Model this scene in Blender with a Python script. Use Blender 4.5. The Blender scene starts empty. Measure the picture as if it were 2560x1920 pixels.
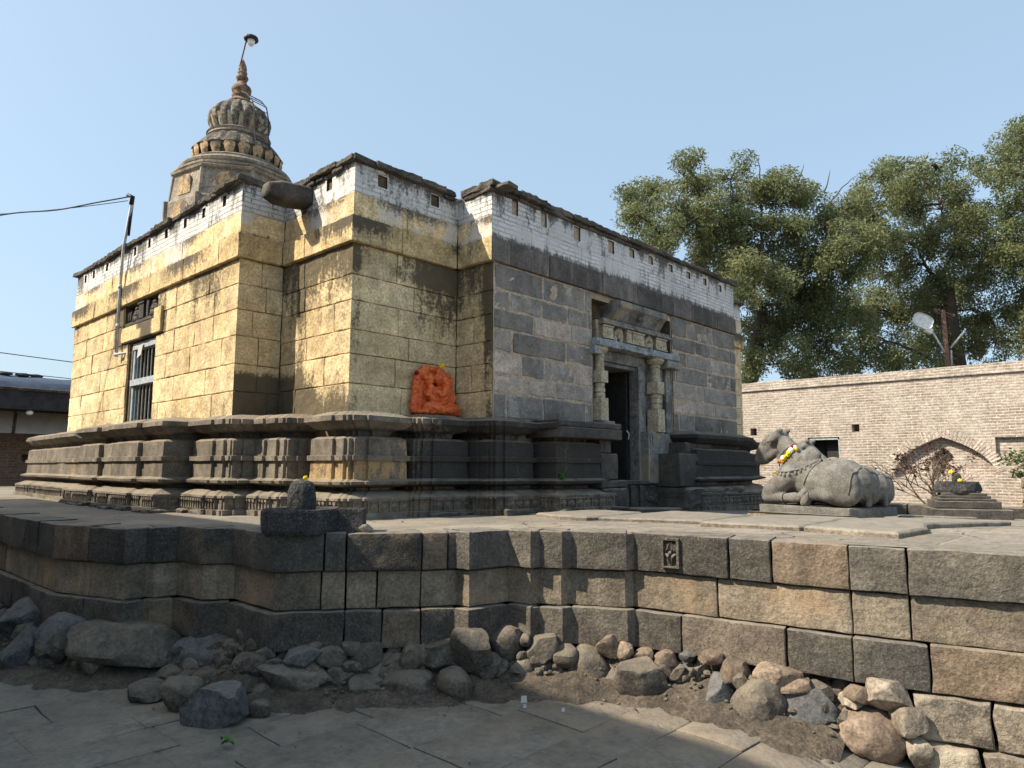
import bpy, bmesh, math, random
import numpy as np
from mathutils import Vector, Matrix, Quaternion, noise

# ------------------------------------------------------------------ camera, sky, sun, exposure
# metres; the camera is the origin, +X runs along the temple's entrance front, +Y along its flank
SC = bpy.context.scene
COL = SC.collection
GZ = -1.75                                   # courtyard ground
CR = Vector((0.68457042, -0.72893567, 0.00401506))
CU = Vector((-0.09010326, -0.07915094, 0.99278222))
CF = Vector((0.72335658, 0.67999111, 0.11986388))
FPX, PW, PH = 1770.89, 2560.0, 1920.0
cam_d = bpy.data.cameras.new('camera')
cam_d.sensor_width = 36.0
cam_d.sensor_fit = 'HORIZONTAL'
cam_d.lens = FPX / PW * 36.0
cam_d.clip_start = 0.05
cam_d.clip_end = 3000.0
cam = bpy.data.objects.new('camera', cam_d)
COL.objects.link(cam)
cam.matrix_world = Matrix(((CR.x, CU.x, -CF.x, 0), (CR.y, CU.y, -CF.y, 0), (CR.z, CU.z, -CF.z, 0), (0, 0, 0, 1)))
SC.camera = cam

SUN_TO = Vector((-1.0, 0.62, 1.12)).normalized()
SUN_EL = math.asin(SUN_TO.z)
SUN_ROT = math.atan2(SUN_TO.x, SUN_TO.y)
world = bpy.data.worlds.new('World')
SC.world = world
world.use_nodes = True
wn = world.node_tree
sky = wn.nodes.new('ShaderNodeTexSky')
sky.sky_type = 'NISHITA'
sky.sun_disc = False
sky.sun_elevation = SUN_EL
sky.sun_rotation = SUN_ROT
sky.altitude = 300
sky.air_density = 1.0
sky.dust_density = 4.0
sky.ozone_density = 1.6
bgn = wn.nodes['Background']
bgn.inputs[1].default_value = 0.10
haze_mix = wn.nodes.new('ShaderNodeMix')        # dry-season haze whitens the whole sky
haze_mix.data_type = 'RGBA'
haze_mix.inputs[0].default_value = 0.45
haze_mix.inputs[7].default_value = (3.5, 4.75, 5.7, 1)
wn.links.new(sky.outputs[0], haze_mix.inputs[6])
wn.links.new(haze_mix.outputs[2], bgn.inputs[0])
sun_d = bpy.data.lights.new('sun', 'SUN')
sun_d.energy = 3.9
sun_d.angle = math.radians(0.6)
sun_d.color = (1.0, 0.89, 0.72)
sun = bpy.data.objects.new('sun', sun_d)
COL.objects.link(sun)
sun.location = (-30, 20, 30)
sun.rotation_mode = 'QUATERNION'
sun.rotation_quaternion = (-SUN_TO).to_track_quat('-Z', 'Y')
SC.view_settings.view_transform = 'Standard'
SC.view_settings.look = 'None'
SC.view_settings.gamma = 1.0
SC.view_settings.exposure = 1.0
try:
    SC.cycles.max_bounces = 6
    SC.cycles.diffuse_bounces = 3
    SC.cycles.transparent_max_bounces = 6
except Exception:
    pass

# ------------------------------------------------------------------ helpers
def rnd(a, b):
    return random.uniform(a, b)

def ray(u, v):
    return CF + CR * ((u - PW / 2) / FPX) + CU * ((PH / 2 - v) / FPX)

def nz(p, s, seed=0.0):
    return noise.noise(Vector((p[0] * s + seed, p[1] * s - seed * 0.7, p[2] * s + seed * 1.3)))

WL = {}
def tagp(o, label=None, cat=None, group=None, kind=None):
    if label: o['label'] = label
    if cat: o['category'] = cat
    if group: o['group'] = group
    if kind: o['kind'] = kind
    return o

def thing(name, label, cat, loc=(0, 0, 0), group=None):
    o = bpy.data.objects.new(name, None)
    COL.objects.link(o)
    o.empty_display_size = 0.2
    o.location = loc
    WL[o] = Vector(loc)
    return tagp(o, label, cat, group)

class MB:
    def __init__(s):
        s.v = []; s.f = []; s.m = []; s.rn = []; s.st = []; s.cm = 0; s.cr = 0.5; s.cs = 0.0
    def vert(s, p, st=None):
        s.v.append((p[0], p[1], p[2])); s.rn.append(s.cr); s.st.append(s.cs if st is None else st)
        return len(s.v) - 1
    def face(s, ids):
        s.f.append(tuple(ids)); s.m.append(s.cm)
    def quad(s, a, b, c, d):
        s.face([s.vert(a), s.vert(b), s.vert(c), s.vert(d)])
    def hexa(s, p):                                   # 4 bottom ccw, 4 top ccw
        i = [s.vert(q) for q in p]
        for q in ((3, 2, 1, 0), (4, 5, 6, 7), (0, 1, 5, 4), (1, 2, 6, 5), (2, 3, 7, 6), (3, 0, 4, 7)):
            s.face([i[k] for k in q])
    def box(s, x0, x1, y0, y1, z0, z1):
        s.hexa([(x0, y0, z0), (x1, y0, z0), (x1, y1, z0), (x0, y1, z0), (x0, y0, z1), (x1, y0, z1), (x1, y1, z1), (x0, y1, z1)])
    def obox(s, c, ax, half, ch=0.0):                 # oriented box, optional chamfer of the vertical edges and top
        X, Y, Z = ax
        def P(a, b, d): return Vector(c) + X * (a * half[0]) + Y * (b * half[1]) + Z * (d * half[2])
        s.hexa([P(-1, -1, -1), P(1, -1, -1), P(1, 1, -1), P(-1, 1, -1), P(-1, -1, 1), P(1, -1, 1), P(1, 1, 1), P(-1, 1, 1)])
    def tube(s, pts, rad, seg=8, cap=True):
        pts = [Vector(p) for p in pts]
        if not hasattr(rad, '__len__'): rad = [rad] * len(pts)
        rings = []
        up = Vector((0, 0, 1))
        prev = None
        for i, p in enumerate(pts):
            t = (pts[min(i + 1, len(pts) - 1)] - pts[max(i - 1, 0)])
            if t.length < 1e-9: t = Vector((0, 0, 1))
            t.normalize()
            if prev is None:
                a = t.cross(up if abs(t.z) < 0.9 else Vector((1, 0, 0))).normalized()
            else:
                a = prev - t * prev.dot(t)
                a = a.normalized() if a.length > 1e-6 else t.orthogonal().normalized()
            prev = a
            b = t.cross(a)
            rings.append([s.vert(p + (a * math.cos(k * 2 * math.pi / seg) + b * math.sin(k * 2 * math.pi / seg)) * rad[i]) for k in range(seg)])
        for i in range(len(rings) - 1):
            for k in range(seg):
                s.face((rings[i][k], rings[i][(k + 1) % seg], rings[i + 1][(k + 1) % seg], rings[i + 1][k]))
        if cap:
            s.face(rings[0][::-1]); s.face(rings[-1])
    def lathe(s, c, prof, seg=24, rib=None, ph=0.0, sx=1.0):   # prof: (r, z) bottom to top ; rib(a, r, z) -> r
        rings = []
        for (r, z) in prof:
            ring = []
            for k in range(seg):
                a = ph + 2 * math.pi * k / seg
                rr = rib(a, r, z) if rib else r
                ring.append(s.vert((c[0] + math.cos(a) * rr * sx, c[1] + math.sin(a) * rr, c[2] + z)))
            rings.append(ring)
        for i in range(len(rings) - 1):
            for k in range(seg):
                s.face((rings[i][k], rings[i][(k + 1) % seg], rings[i + 1][(k + 1) % seg], rings[i + 1][k]))
        s.face(rings[0][::-1]); s.face(rings[-1])
    def ball(s, c, r, nu=10, nv=7, sq=(1, 1, 1), amp=0.0, seed=0):
        top = s.vert((c[0], c[1], c[2] + r * sq[2])); bot = s.vert((c[0], c[1], c[2] - r * sq[2]))
        rows = []
        for j in range(1, nv):
            th = math.pi * j / nv
            row = []
            for k in range(nu):
                a = 2 * math.pi * k / nu
                d = Vector((math.sin(th) * math.cos(a), math.sin(th) * math.sin(a), math.cos(th)))
                q = 1 + amp * nz(d, 2.3, seed)
                row.append(s.vert((c[0] + d.x * r * sq[0] * q, c[1] + d.y * r * sq[1] * q, c[2] + d.z * r * sq[2] * q)))
            rows.append(row)
        for k in range(nu):
            s.face((top, rows[0][k], rows[0][(k + 1) % nu]))
            s.face((bot, rows[-1][(k + 1) % nu], rows[-1][k]))
        for j in range(len(rows) - 1):
            for k in range(nu):
                s.face((rows[j][k], rows[j + 1][k], rows[j + 1][(k + 1) % nu], rows[j][(k + 1) % nu]))
    def extrude(s, poly, d0, d1, fn):                 # poly 2-D ccw seen from the +d side ; fn(a, b, d) -> point
        n = len(poly)
        A = [s.vert(fn(p[0], p[1], d0)) for p in poly]; B = [s.vert(fn(p[0], p[1], d1)) for p in poly]
        s.face(A[::-1]); s.face(B)
        for i in range(n):
            j = (i + 1) % n
            s.face((A[i], A[j], B[j], B[i]))
    def build(s, name, mats, parent=None, smooth=False, solo=None, crease=None):
        V = np.array(s.v, dtype=np.float64).reshape(-1, 3)
        org = Vector((0, 0, 0))
        if parent is not None:
            org = WL[parent]
        elif solo:
            org = Vector(((V[:, 0].min() + V[:, 0].max()) / 2, (V[:, 1].min() + V[:, 1].max()) / 2, V[:, 2].min()))
        V = V - np.array(org)
        me = bpy.data.meshes.new(name)
        me.from_pydata([tuple(p) for p in V], [], s.f)
        if not isinstance(mats, (list, tuple)): mats = [mats]
        for m in mats: me.materials.append(m)
        if len(mats) > 1:
            me.polygons.foreach_set('material_index', s.m)
        a = me.attributes.new('rnd', 'FLOAT', 'POINT'); a.data.foreach_set('value', s.rn)
        if any(s.st):
            a = me.attributes.new('stain_shade', 'FLOAT', 'POINT'); a.data.foreach_set('value', s.st)
        if smooth:
            me.polygons.foreach_set('use_smooth', [True] * len(me.polygons))
        me.update()
        if smooth and crease:
            me.set_sharp_from_angle(angle=math.radians(crease))
        o = bpy.data.objects.new(name, me)
        COL.objects.link(o)
        if parent is not None:
            o.parent = parent
            WL[o] = WL[parent]
        else:
            o.location = org
            WL[o] = org
        return o
    def solo(s, name, mats, label=None, cat=None, group=None, kind=None, smooth=False, crease=None):
        return tagp(s.build(name, mats, None, smooth, True, crease), label, cat, group, kind)

def evaluated(o, mods):
    """bake modifiers of o into its mesh"""
    dg = bpy.context.evaluated_depsgraph_get()
    dg.update()
    me = bpy.data.meshes.new_from_object(o.evaluated_get(dg))
    old = o.data
    o.modifiers.clear()
    o.data = me
    bpy.data.meshes.remove(old)

def cut(o, mb):
    """subtract the solid in mb (world coordinates) from o"""
    me = bpy.data.meshes.new('cutter')
    org = WL[o]
    me.from_pydata([(p[0] - org.x, p[1] - org.y, p[2] - org.z) for p in mb.v], [], mb.f)
    c = bpy.data.objects.new('cutter', me)
    COL.objects.link(c)
    c.location = org
    c.matrix_world = Matrix.Translation(org)
    m = o.modifiers.new('b', 'BOOLEAN'); m.operation = 'DIFFERENCE'; m.object = c; m.solver = 'EXACT'
    try: m.use_self = True
    except Exception: pass
    evaluated(o, 1)
    bpy.data.objects.remove(c); bpy.data.meshes.remove(me)

def remeshed(mb, voxel, smooth_it=6, smooth_f=0.5):
    """fuse overlapping lumps into one continuous skin; returns (verts, faces)"""
    me = bpy.data.meshes.new('t'); me.from_pydata(mb.v, [], mb.f)
    o = bpy.data.objects.new('t', me); COL.objects.link(o)
    r = o.modifiers.new('r', 'REMESH'); r.mode = 'VOXEL'; r.voxel_size = voxel; r.adaptivity = 0
    if smooth_it:
        q = o.modifiers.new('s', 'SMOOTH'); q.factor = smooth_f; q.iterations = smooth_it
    evaluated(o, 1)
    me = o.data
    vs = [tuple(v.co) for v in me.vertices]; fs = [tuple(p.vertices) for p in me.polygons]
    bpy.data.objects.remove(o); bpy.data.meshes.remove(me)
    return vs, fs

# ---- a worn masonry block: front grid with rounded, slightly wavy edges
def grid_pos(L, r, k):
    r = min(r, L * 0.3)
    a = [0, r * 0.45, r]
    for i in range(1, k + 1):
        a.append(r + (L - 2 * r) * i / (k + 1))
    return a + [L - r, L - r * 0.45, L]

def rblock(mb, o, u, n, w, h, d, r=0.012, amp=0.004, kx=1, kz=1, seed=0.0, ns=6.0, stf=None, wav=1.0, sharp=(False, False)):
    o = Vector(o); u = Vector(u); n = Vector(n); Z = Vector((0, 0, 1))
    S = grid_pos(w, r, kx); T = grid_pos(h, r, kz)
    rr = min(r, w * .3, h * .3)
    ids = []
    for j, t in enumerate(T):
        row = []
        for i, s in enumerate(S):
            es = min(9 if sharp[0] else s, 9 if sharp[1] else w - s); et = min(t, h - t)
            def drop(e):
                if e >= rr: return 0.0
                q = 1 - e / rr
                return rr * (1 - math.sqrt(max(0.0, 1 - q * q)))
            dep = -max(drop(es), drop(et)) if min(es, et) > 0 else -rr * 1.0
            if es < rr and et < rr: dep = -min(rr * 1.3, drop(es) + drop(et))
            p = o + u * s + Z * t
            q = nz(p, ns, seed)
            q2 = nz(p, ns * 2.7, seed + 5)
            fade = 1.0
            if sharp[0]: fade = min(fade, s / .12)
            if sharp[1]: fade = min(fade, (w - s) / .12)
            p = p + n * (dep + amp * fade * (q * 1.3 + q2 * 0.7))
            edge = 1.0 if (min(es, et) < rr * 1.01) else 0.35
            p = p + u * (amp * wav * edge * fade * nz(p, ns * 1.1, seed + 11)) + Z * (amp * wav * edge * fade * nz(p, ns * 1.1, seed + 23))
            row.append(mb.vert(p, stf(p) if stf else None))
        ids.append(row)
    nx, nzz = len(S), len(T)
    for j in range(nzz - 1):
        for i in range(nx - 1):
            mb.face((ids[j][i], ids[j][i + 1], ids[j + 1][i + 1], ids[j + 1][i]))
    loop = [ids[0][i] for i in range(nx)] + [ids[j][nx - 1] for j in range(1, nzz)] + [ids[nzz - 1][i] for i in range(nx - 2, -1, -1)] + [ids[j][0] for j in range(nzz - 2, 0, -1)]
    back = []
    for k in loop:
        p = Vector(mb.v[k]); sx = (p - o).dot(u) / w - .5; back.append(mb.vert(p - n * d - u * (sx * min(.1, w * .3)), mb.st[k]))
    L = len(loop)
    for k in range(L):
        q = (k + 1) % L
        mb.face((loop[q], loop[k], back[k], back[q]))
    mb.face(back[::-1])

def subtract(rects, op):
    out = []
    for (a, b, c, d) in rects:                       # s0, s1, z0, z1
        A, B, C_, D = op
        if b <= A or a >= B or d <= C_ or c >= D:
            out.append((a, b, c, d)); continue
        if a < A: out.append((a, A, c, d))
        if b > B: out.append((B, b, c, d))
        a2, b2 = max(a, A), min(b, B)
        if c < C_: out.append((a2, b2, c, C_))
        if d > D: out.append((a2, b2, D, d))
    return [q for q in out if q[1] - q[0] > 0.03 and q[3] - q[2] > 0.03]

def courses(mb, P0, P1, zs, lens, gap, d=0.12, r=0.01, amp=0.003, openings=(), off=0.0, seed=1, kx=1, kz=1, stf=None, jit=0.004, wav=1.0, ext=(0, 0), ns=6.0, sharp=(False, False)):
    """rows of blocks on the vertical face from P0 to P1 (left to right seen from outside)"""
    R = random.Random(seed)
    a = Vector((P0[0], P0[1], 0)); b = Vector((P1[0], P1[1], 0))
    u = (b - a); L = u.length; u.normalize()
    n = Vector((u.y, -u.x, 0))
    for ci in range(len(zs) - 1):
        z0, z1 = zs[ci], zs[ci + 1]
        cuts = [-ext[0]]
        s = R.uniform(*lens) * R.uniform(0.45, 1.0)
        while s < L - lens[0] * 0.45:
            cuts.append(s); s += R.uniform(*lens)
        cuts.append(L + ext[1])
        rects = [(cuts[i], cuts[i + 1], z0, z1) for i in range(len(cuts) - 1)]
        for op in openings: rects = subtract(rects, op)
        for (s0, s1, c0, c1) in rects:
            mb.cr = R.random()
            g0 = gap / 2 if s0 > -ext[0] + 1e-4 else 0.0
            g1 = gap / 2 if s1 < L + ext[1] - 1e-4 else 0.0
            jj = R.uniform(-jit, jit)
            if (sharp[0] and g0 == 0) or (sharp[1] and g1 == 0): jj = 0
            o = a + u * (s0 + g0) + Vector((0, 0, c0 + gap / 2)) + n * (off + jj)
            rblock(mb, o, u, n, s1 - s0 - g0 - g1, c1 - c0 - gap, d, r, amp, kx, kz, R.uniform(0, 50), ns, stf, wav, (sharp[0] and g0 == 0, sharp[1] and g1 == 0))

def offs(poly, e, closed=False):
    """offset of a polyline to its right-hand side (outside)"""
    out = []
    N = len(poly)
    for i in range(N):
        p = Vector(poly[i])
        ns_ = []
        if i > 0 or closed:
            q = p - Vector(poly[i - 1]); q.normalize(); ns_.append(Vector((q.y, -q.x)))
        if i < N - 1 or closed:
            q = Vector(poly[(i + 1) % N]) - p; q.normalize(); ns_.append(Vector((q.y, -q.x)))
        if len(ns_) == 1: m = ns_[0]
        else: m = (ns_[0] + ns_[1]) / max(0.35, 1 + ns_[0].dot(ns_[1]))
        out.append((p.x + m.x * e, p.y + m.y * e))
    return out

def sstep(t):
    t = max(0.0, min(1.0, t)); return t * t * (3 - 2 * t)

def gz(x, y):
    """courtyard paving level: it falls a little towards the near end of the platform"""
    return GZ - .22 * sstep((2.5 - y) / 1.6) * sstep((x - 2.2) / 1.6)

def zplat(x):
    return -0.52 - 0.2 * max(0.0, min(1.5, (x - 7.6) / 5.4))
# ------------------------------------------------------------------ materials
class NT:
    def __init__(s, name):
        s.m = bpy.data.materials.new(name); s.m.use_nodes = True
        s.t = s.m.node_tree
        s.b = s.t.nodes['Principled BSDF']
        s.b.inputs['Roughness'].default_value = 0.92
        s.b.inputs['Specular IOR Level'].default_value = 0.25
        g = s.t.nodes.new('ShaderNodeNewGeometry'); s.pos = g.outputs['Position']; s.nor = g.outputs['Normal']
    def node(s, t): return s.t.nodes.new(t)
    def lk(s, a, b): s.t.links.new(a, b)
    def put(s, sock, v):
        if hasattr(v, 'is_output') or isinstance(v, bpy.types.NodeSocket): s.lk(v, sock)
        elif isinstance(v, (tuple, list)) and len(v) == 3 and sock.type == 'RGBA': sock.default_value = (*v, 1)
        else: sock.default_value = v
    def math(s, op, a, b=0.0, clamp=False):
        n = s.node('ShaderNodeMath'); n.operation = op; n.use_clamp = clamp
        s.put(n.inputs[0], a); s.put(n.inputs[1], b); return n.outputs[0]
    def vmul(s, v, k):
        n = s.node('ShaderNodeVectorMath'); n.operation = 'MULTIPLY'; s.put(n.inputs[0], v); s.put(n.inputs[1], k); return n.outputs[0]
    def vadd(s, v, k):
        n = s.node('ShaderNodeVectorMath'); n.operation = 'ADD'; s.put(n.inputs[0], v); s.put(n.inputs[1], k); return n.outputs[0]
    def noise(s, scale, detail=4, rough=0.6, vec=None, dist=0.0, color=False):
        n = s.node('ShaderNodeTexNoise'); n.inputs['Scale'].default_value = scale; n.inputs['Detail'].default_value = detail
        n.inputs['Roughness'].default_value = rough; n.inputs['Distortion'].default_value = dist
        s.lk(vec if vec is not None else s.pos, n.inputs['Vector']); return n.outputs['Color' if color else 'Fac']
    def voro(s, scale, vec=None, feat='F1', rand=1.0):
        n = s.node('ShaderNodeTexVoronoi'); n.feature = feat; n.inputs['Scale'].default_value = scale; n.inputs['Randomness'].default_value = rand
        s.lk(vec if vec is not None else s.pos, n.inputs['Vector']); return n.outputs['Distance']
    def rmp(s, f, lo, hi, a=0.0, b=1.0, smooth=True):
        n = s.node('ShaderNodeMapRange'); n.interpolation_type = 'SMOOTHSTEP' if smooth else 'LINEAR'
        s.put(n.inputs['Value'], f); n.inputs['From Min'].default_value = lo; n.inputs['From Max'].default_value = hi
        n.inputs['To Min'].default_value = a; n.inputs['To Max'].default_value = b; return n.outputs['Result']
    def mix(s, f, a, b, mode='MIX'):
        n = s.node('ShaderNodeMix'); n.data_type = 'RGBA'; n.blend_type = mode
        s.put(n.inputs[0], f); s.put(n.inputs[6], a); s.put(n.inputs[7], b); return n.outputs[2]
    def attr(s, name):
        n = s.node('ShaderNodeAttribute'); n.attribute_name = name; return n.outputs['Fac']
    def sep(s, v):
        n = s.node('ShaderNodeSeparateXYZ'); s.lk(v, n.inputs[0]); return n.outputs
    def comb(s, x, y, z):
        n = s.node('ShaderNodeCombineXYZ'); s.put(n.inputs[0], x); s.put(n.inputs[1], y); s.put(n.inputs[2], z); return n.outputs[0]
    def bump(s, h, strength, dist, prev=None):
        n = s.node('ShaderNodeBump'); n.inputs['Strength'].default_value = strength; n.inputs['Distance'].default_value = dist
        s.lk(h, n.inputs['Height'])
        if prev is not None: s.lk(prev, n.inputs['Normal'])
        return n.outputs['Normal']
    def scale(s, col, f):                             # colour times a factor
        return s.mix(1.0, col, s.comb(f, f, f), 'MULTIPLY')
    def done(s, col, normal=None, rough=None):
        s.put(s.b.inputs['Base Color'], col)
        if normal is not None: s.lk(normal, s.b.inputs['Normal'])
        if rough is not None: s.put(s.b.inputs['Roughness'], rough)
        return s.m

def stone(name, ca, cb, sc=2.5, fine=55, bump=0.5, bd=0.012, var=0.25, speck=0.0, speckc=(.4, .38, .33), dust=0.0, dustc=(.30, .25, .185),
          streak=0.0, streakc=(.03, .03, .03), stain_shade_c=None, stain_shade_k=1.0, patches=None, fsp=None, mid=9, rough=.93, alt=None, paintc=None):
    t = NT(name)
    n1 = t.noise(sc, 5, 0.6)
    col = t.mix(t.rmp(n1, .3, .7), ca, cb)
    if alt: col = t.mix(t.rmp(t.attr('rnd'), alt[1], alt[2]), col, alt[0])
    n2 = t.noise(sc * 5.3, 4, 0.65)
    col = t.scale(col, t.rmp(n2, .25, .75, .72, 1.3))
    nf = t.noise(fine, 4, 0.7)
    col = t.scale(col, t.rmp(nf, .25, .75, .62, 1.4))
    if var: col = t.scale(col, t.rmp(t.attr('rnd'), 0, 1, 1 - var, 1 + var, False))
    if patches:
        for (pc, psc, lo, hi, amt) in patches:
            pm = t.noise(psc, 6, 0.62, t.vadd(t.pos, (psc * 3.1, 7.7, 1.9)))
            col = t.mix(t.rmp(pm, lo, hi, 0, amt), col, pc)
    if streak:
        sv = t.vmul(t.pos, (5.5, 5.5, .55))
        sm = t.noise(1.0, 5, .7, sv)
        col = t.mix(t.rmp(sm, .5, .68, 0, streak), col, streakc)
    if stain_shade_c:
        sv = t.vmul(t.pos, (7, 7, 1.6))
        sm = t.noise(1.0, 6, .75, sv)
        f2 = t.noise(fsp or 24, 6, .78)
        k = t.math('ADD', t.math('MULTIPLY', t.attr('stain_shade'), stain_shade_k), t.math('ADD', t.math('MULTIPLY', sm, .8), t.math('MULTIPLY', f2, .85)))
        col = t.mix(t.rmp(k, 1.13, 1.36, 0, .93), col, stain_shade_c)
    if paintc:
        pk = t.math('ADD', t.math('MULTIPLY', t.attr('stain_shade'), -1.0), t.math('ADD', t.math('MULTIPLY', t.noise(5, 6, .75, t.vmul(t.pos, (1, 1, .5))), .9), t.math('MULTIPLY', t.noise(30, 4, .7), .35)))
        col = t.mix(t.rmp(pk, .98, 1.12, 0, .9), col, paintc)
    if speck:
        sp = t.noise(fine * 1.7, 3, .6, t.vadd(t.pos, (3.3, 1.1, 9.2)))
        col = t.mix(t.rmp(sp, .56, .66, 0, speck), col, speckc)
    if dust:
        nzv = t.sep(t.nor)[2]
        dm = t.math('MULTIPLY', t.rmp(nzv, .25, .9), t.rmp(t.noise(6, 4, .6), .3, .62, .35, 1))
        col = t.mix(t.math('MULTIPLY', dm, dust), col, dustc)
    h = t.math('ADD', t.math('MULTIPLY', nf, .55), t.math('MULTIPLY', t.noise(mid, 5, .65), .9))
    return t.done(col, t.bump(h, bump, bd), rough)

M = {}
# bare basalt of the base mouldings
M['basalt'] = stone('basalt', (.11, .095, .077), (.2, .17, .133), 1.7, 60, 1.0, .018, .18, stain_shade_c=(.032, .031, .031), stain_shade_k=1.0, paintc=(.42, .28, .13), dust=.6, streak=.45, streakc=(.03, .028, .027), speck=.25, speckc=(.24, .2, .15),
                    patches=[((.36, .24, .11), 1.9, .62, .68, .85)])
M['ledge'] = stone('weathered_basalt', (.05, .047, .044), (.1, .09, .078), 1.5, 50, .7, .015, .2, dust=.5, streak=.4, speck=.2, speckc=(.2, .18, .15))
M['platform'] = stone('platform_stone', (.06, .057, .053), (.125, .11, .09), 1.1, 38, 1.0, .02, .3, alt=((.14, .105, .075), .7, .95), dust=.55, dustc=(.29, .26, .22), streak=.3, streakc=(.05, .047, .045), speck=.35, speckc=(.3, .25, .18), mid=13,
                      patches=[((.31, .225, .145), 1.1, .55, .68, .55)])
M['platform_tan'] = stone('tan_platform_stone', (.14, .12, .093), (.25, .205, .15), 1.2, 38, 1.0, .018, .28, dust=.5, dustc=(.29, .26, .22), streak=.3, streakc=(.06, .055, .05), speck=.35, speckc=(.36, .3, .22), mid=13,
                      patches=[((.36, .25, .15), 1.0, .5, .66, .6)])
M['limed'] = stone('limed_platform_stone', (.13, .115, .095), (.24, .2, .15), 1.3, 38, 1.0, .02, .2, dust=.5, speck=.4, speckc=(.42, .37, .28), mid=13,
                   patches=[((.46, .4, .31), 2.2, .47, .62, .85), ((.05, .045, .04), 2.7, .56, .68, .7)])
M['grey'] = stone('grey_block', (.165, .152, .138), (.29, .266, .235), 1.1, 42, .85, .016, .38, alt=((.36, .295, .245), .7, .95), streak=.55, streakc=(.27, .245, .22), speck=.4, speckc=(.3, .28, .26), mid=11,
                  patches=[((.33, .28, .235), 2.3, .5, .72, .55)])
M['greydark'] = stone('dark_cornice_block', (.085, .076, .07), (.15, .13, .115), 1.3, 45, .7, .012, .35, streak=.35, streakc=(.34, .3, .26), speck=.3, speckc=(.22, .2, .18))
M['mortar'] = stone('lime_mortar', (.36, .285, .21), (.46, .37, .28), 4, 60, .6, .01, 0)
M['yellow'] = stone('yellow_limewash', (.54, .41, .225), (.63, .505, .31), .9, 34, 1.0, .016, .12, stain_shade_c=(.085, .07, .045), stain_shade_k=1.2, streak=.22, streakc=(.4, .3, .17), mid=10,
                    patches=[((.52, .41, .29), 1.3, .6, .72, .55), ((.55, .35, .17), .8, .6, .75, .4)])
M['cornice'] = stone('yellow_cornice', (.50, .37, .185), (.59, .455, .25), 1.1, 34, 1.0, .015, .1, stain_shade_c=(.075, .065, .05), stain_shade_k=1.25, mid=10,
                     patches=[((.5, .3, .17), 1.5, .63, .72, .5)])
M['faded'] = stone('faded_limewash', (.6, .44, .23), (.66, .52, .32), 1.2, 36, .7, .012, .1, stain_shade_c=(.1, .09, .08), stain_shade_k=1.3, mid=9,
                   patches=[((.6, .58, .55), 1.4, .5, .6, .8), ((.36, .37, .4), 3.0, .66, .72, .7)])
M['darkjoint'] = stone('dark_joint', (.1, .075, .045), (.15, .115, .07), 4, 50, .4, .01, 0)  # plain dark joint colour of the wall core
M['coping'] = stone('mossy_coping', (.06, .055, .05), (.14, .122, .1), 2.6, 40, 1.0, .03, .3, dust=.3, dustc=(.2, .18, .15), speck=.3, speckc=(.3, .28, .24))
M['boulder'] = stone('boulder_stone', (.062, .055, .048), (.135, .115, .09), 2.2, 34, .8, .015, .3, speck=.25, speckc=(.3, .26, .2), dust=.35, dustc=(.27, .23, .175))
M['bluerock'] = stone('bluish_boulder', (.052, .054, .058), (.11, .11, .108), 2.0, 30, .9, .018, .25, dust=.4, dustc=(.25, .235, .21), speck=.2, speckc=(.25, .24, .22))
M['redrock'] = stone('reddish_boulder', (.135, .1, .076), (.215, .165, .122), 2.0, 38, .8, .014, .2, speck=.25, speckc=(.4, .33, .26))
M['palerock'] = stone('limed_boulder', (.18, .15, .118), (.28, .24, .19), 3.0, 38, .8, .016, .2, patches=[((.4, .35, .28), 4, .52, .6, .8)])
M['earth'] = stone('packed_earth', (.06, .05, .04), (.125, .102, .077), 3.0, 40, 1.0, .03, 0, mid=16)
M['granite'] = stone('speckled_granite', (.098, .095, .088), (.17, .163, .148), 2.2, 75, .45, .006, 0, speck=.75, speckc=(.34, .31, .27), mid=20)
M['slab'] = stone('raised_slab_stone', (.14, .12, .095), (.21, .18, .14), 1.5, 34, .8, .012, .15, speck=.25, speckc=(.34, .3, .24), dust=.7, dustc=(.25, .23, .2))
M['linga'] = stone('pitted_black_stone', (.032, .032, .033), (.075, .073, .07), 4, 46, 1.2, .025, .1, speck=.45, speckc=(.25, .25, .25), mid=22)
M['plaster'] = stone('stained_plaster', (.17, .15, .125), (.30, .26, .2), 2.2, 22, .5, .02, .15, stain_shade_c=(.055, .05, .045), stain_shade_k=1.0, fsp=12)
M['ochre'] = stone('ochre_petal_plaster', (.34, .235, .13), (.43, .31, .18), 2.2, 20, .4, .02, .2, patches=[((.10, .085, .07), 2.6, .5, .62, .85)])
M['palewash'] = stone('pale_blue_petal_plaster', (.34, .38, .38), (.45, .48, .46), 2.2, 20, .4, .02, .15, patches=[((.34, .23, .12), 2.4, .44, .56, .85), ((.1, .09, .08), 4.5, .55, .65, .8)])
M['finial'] = stone('finial_plaster', (.17, .125, .085), (.26, .195, .135), 4, 24, .4, .01, .1, patches=[((.09, .045, .035), 4, .5, .6, .85)])
M['orange'] = stone('vermilion_paint', (.62, .115, .03), (.72, .16, .045), 5, 30, .5, .01, 0, patches=[((.4, .05, .02), 4, .56, .66, .6)], rough=.42)
M['doorpaint'] = stone('greyish_door_paint', (.17, .168, .16), (.26, .25, .235), 3.0, 30, .5, .008, .1, patches=[((.10, .095, .085), 3, .48, .6, .8), ((.36, .3, .2), 1.7, .54, .66, .7)], streak=.45, streakc=(.07, .07, .068))
M['cream'] = stone('cream_carved_stone', (.36, .31, .22), (.46, .40, .29), 4.0, 30, .5, .008, .1, patches=[((.33, .2, .14), 6, .57, .65, .6)], streak=.2, streakc=(.2, .17, .12))
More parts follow.
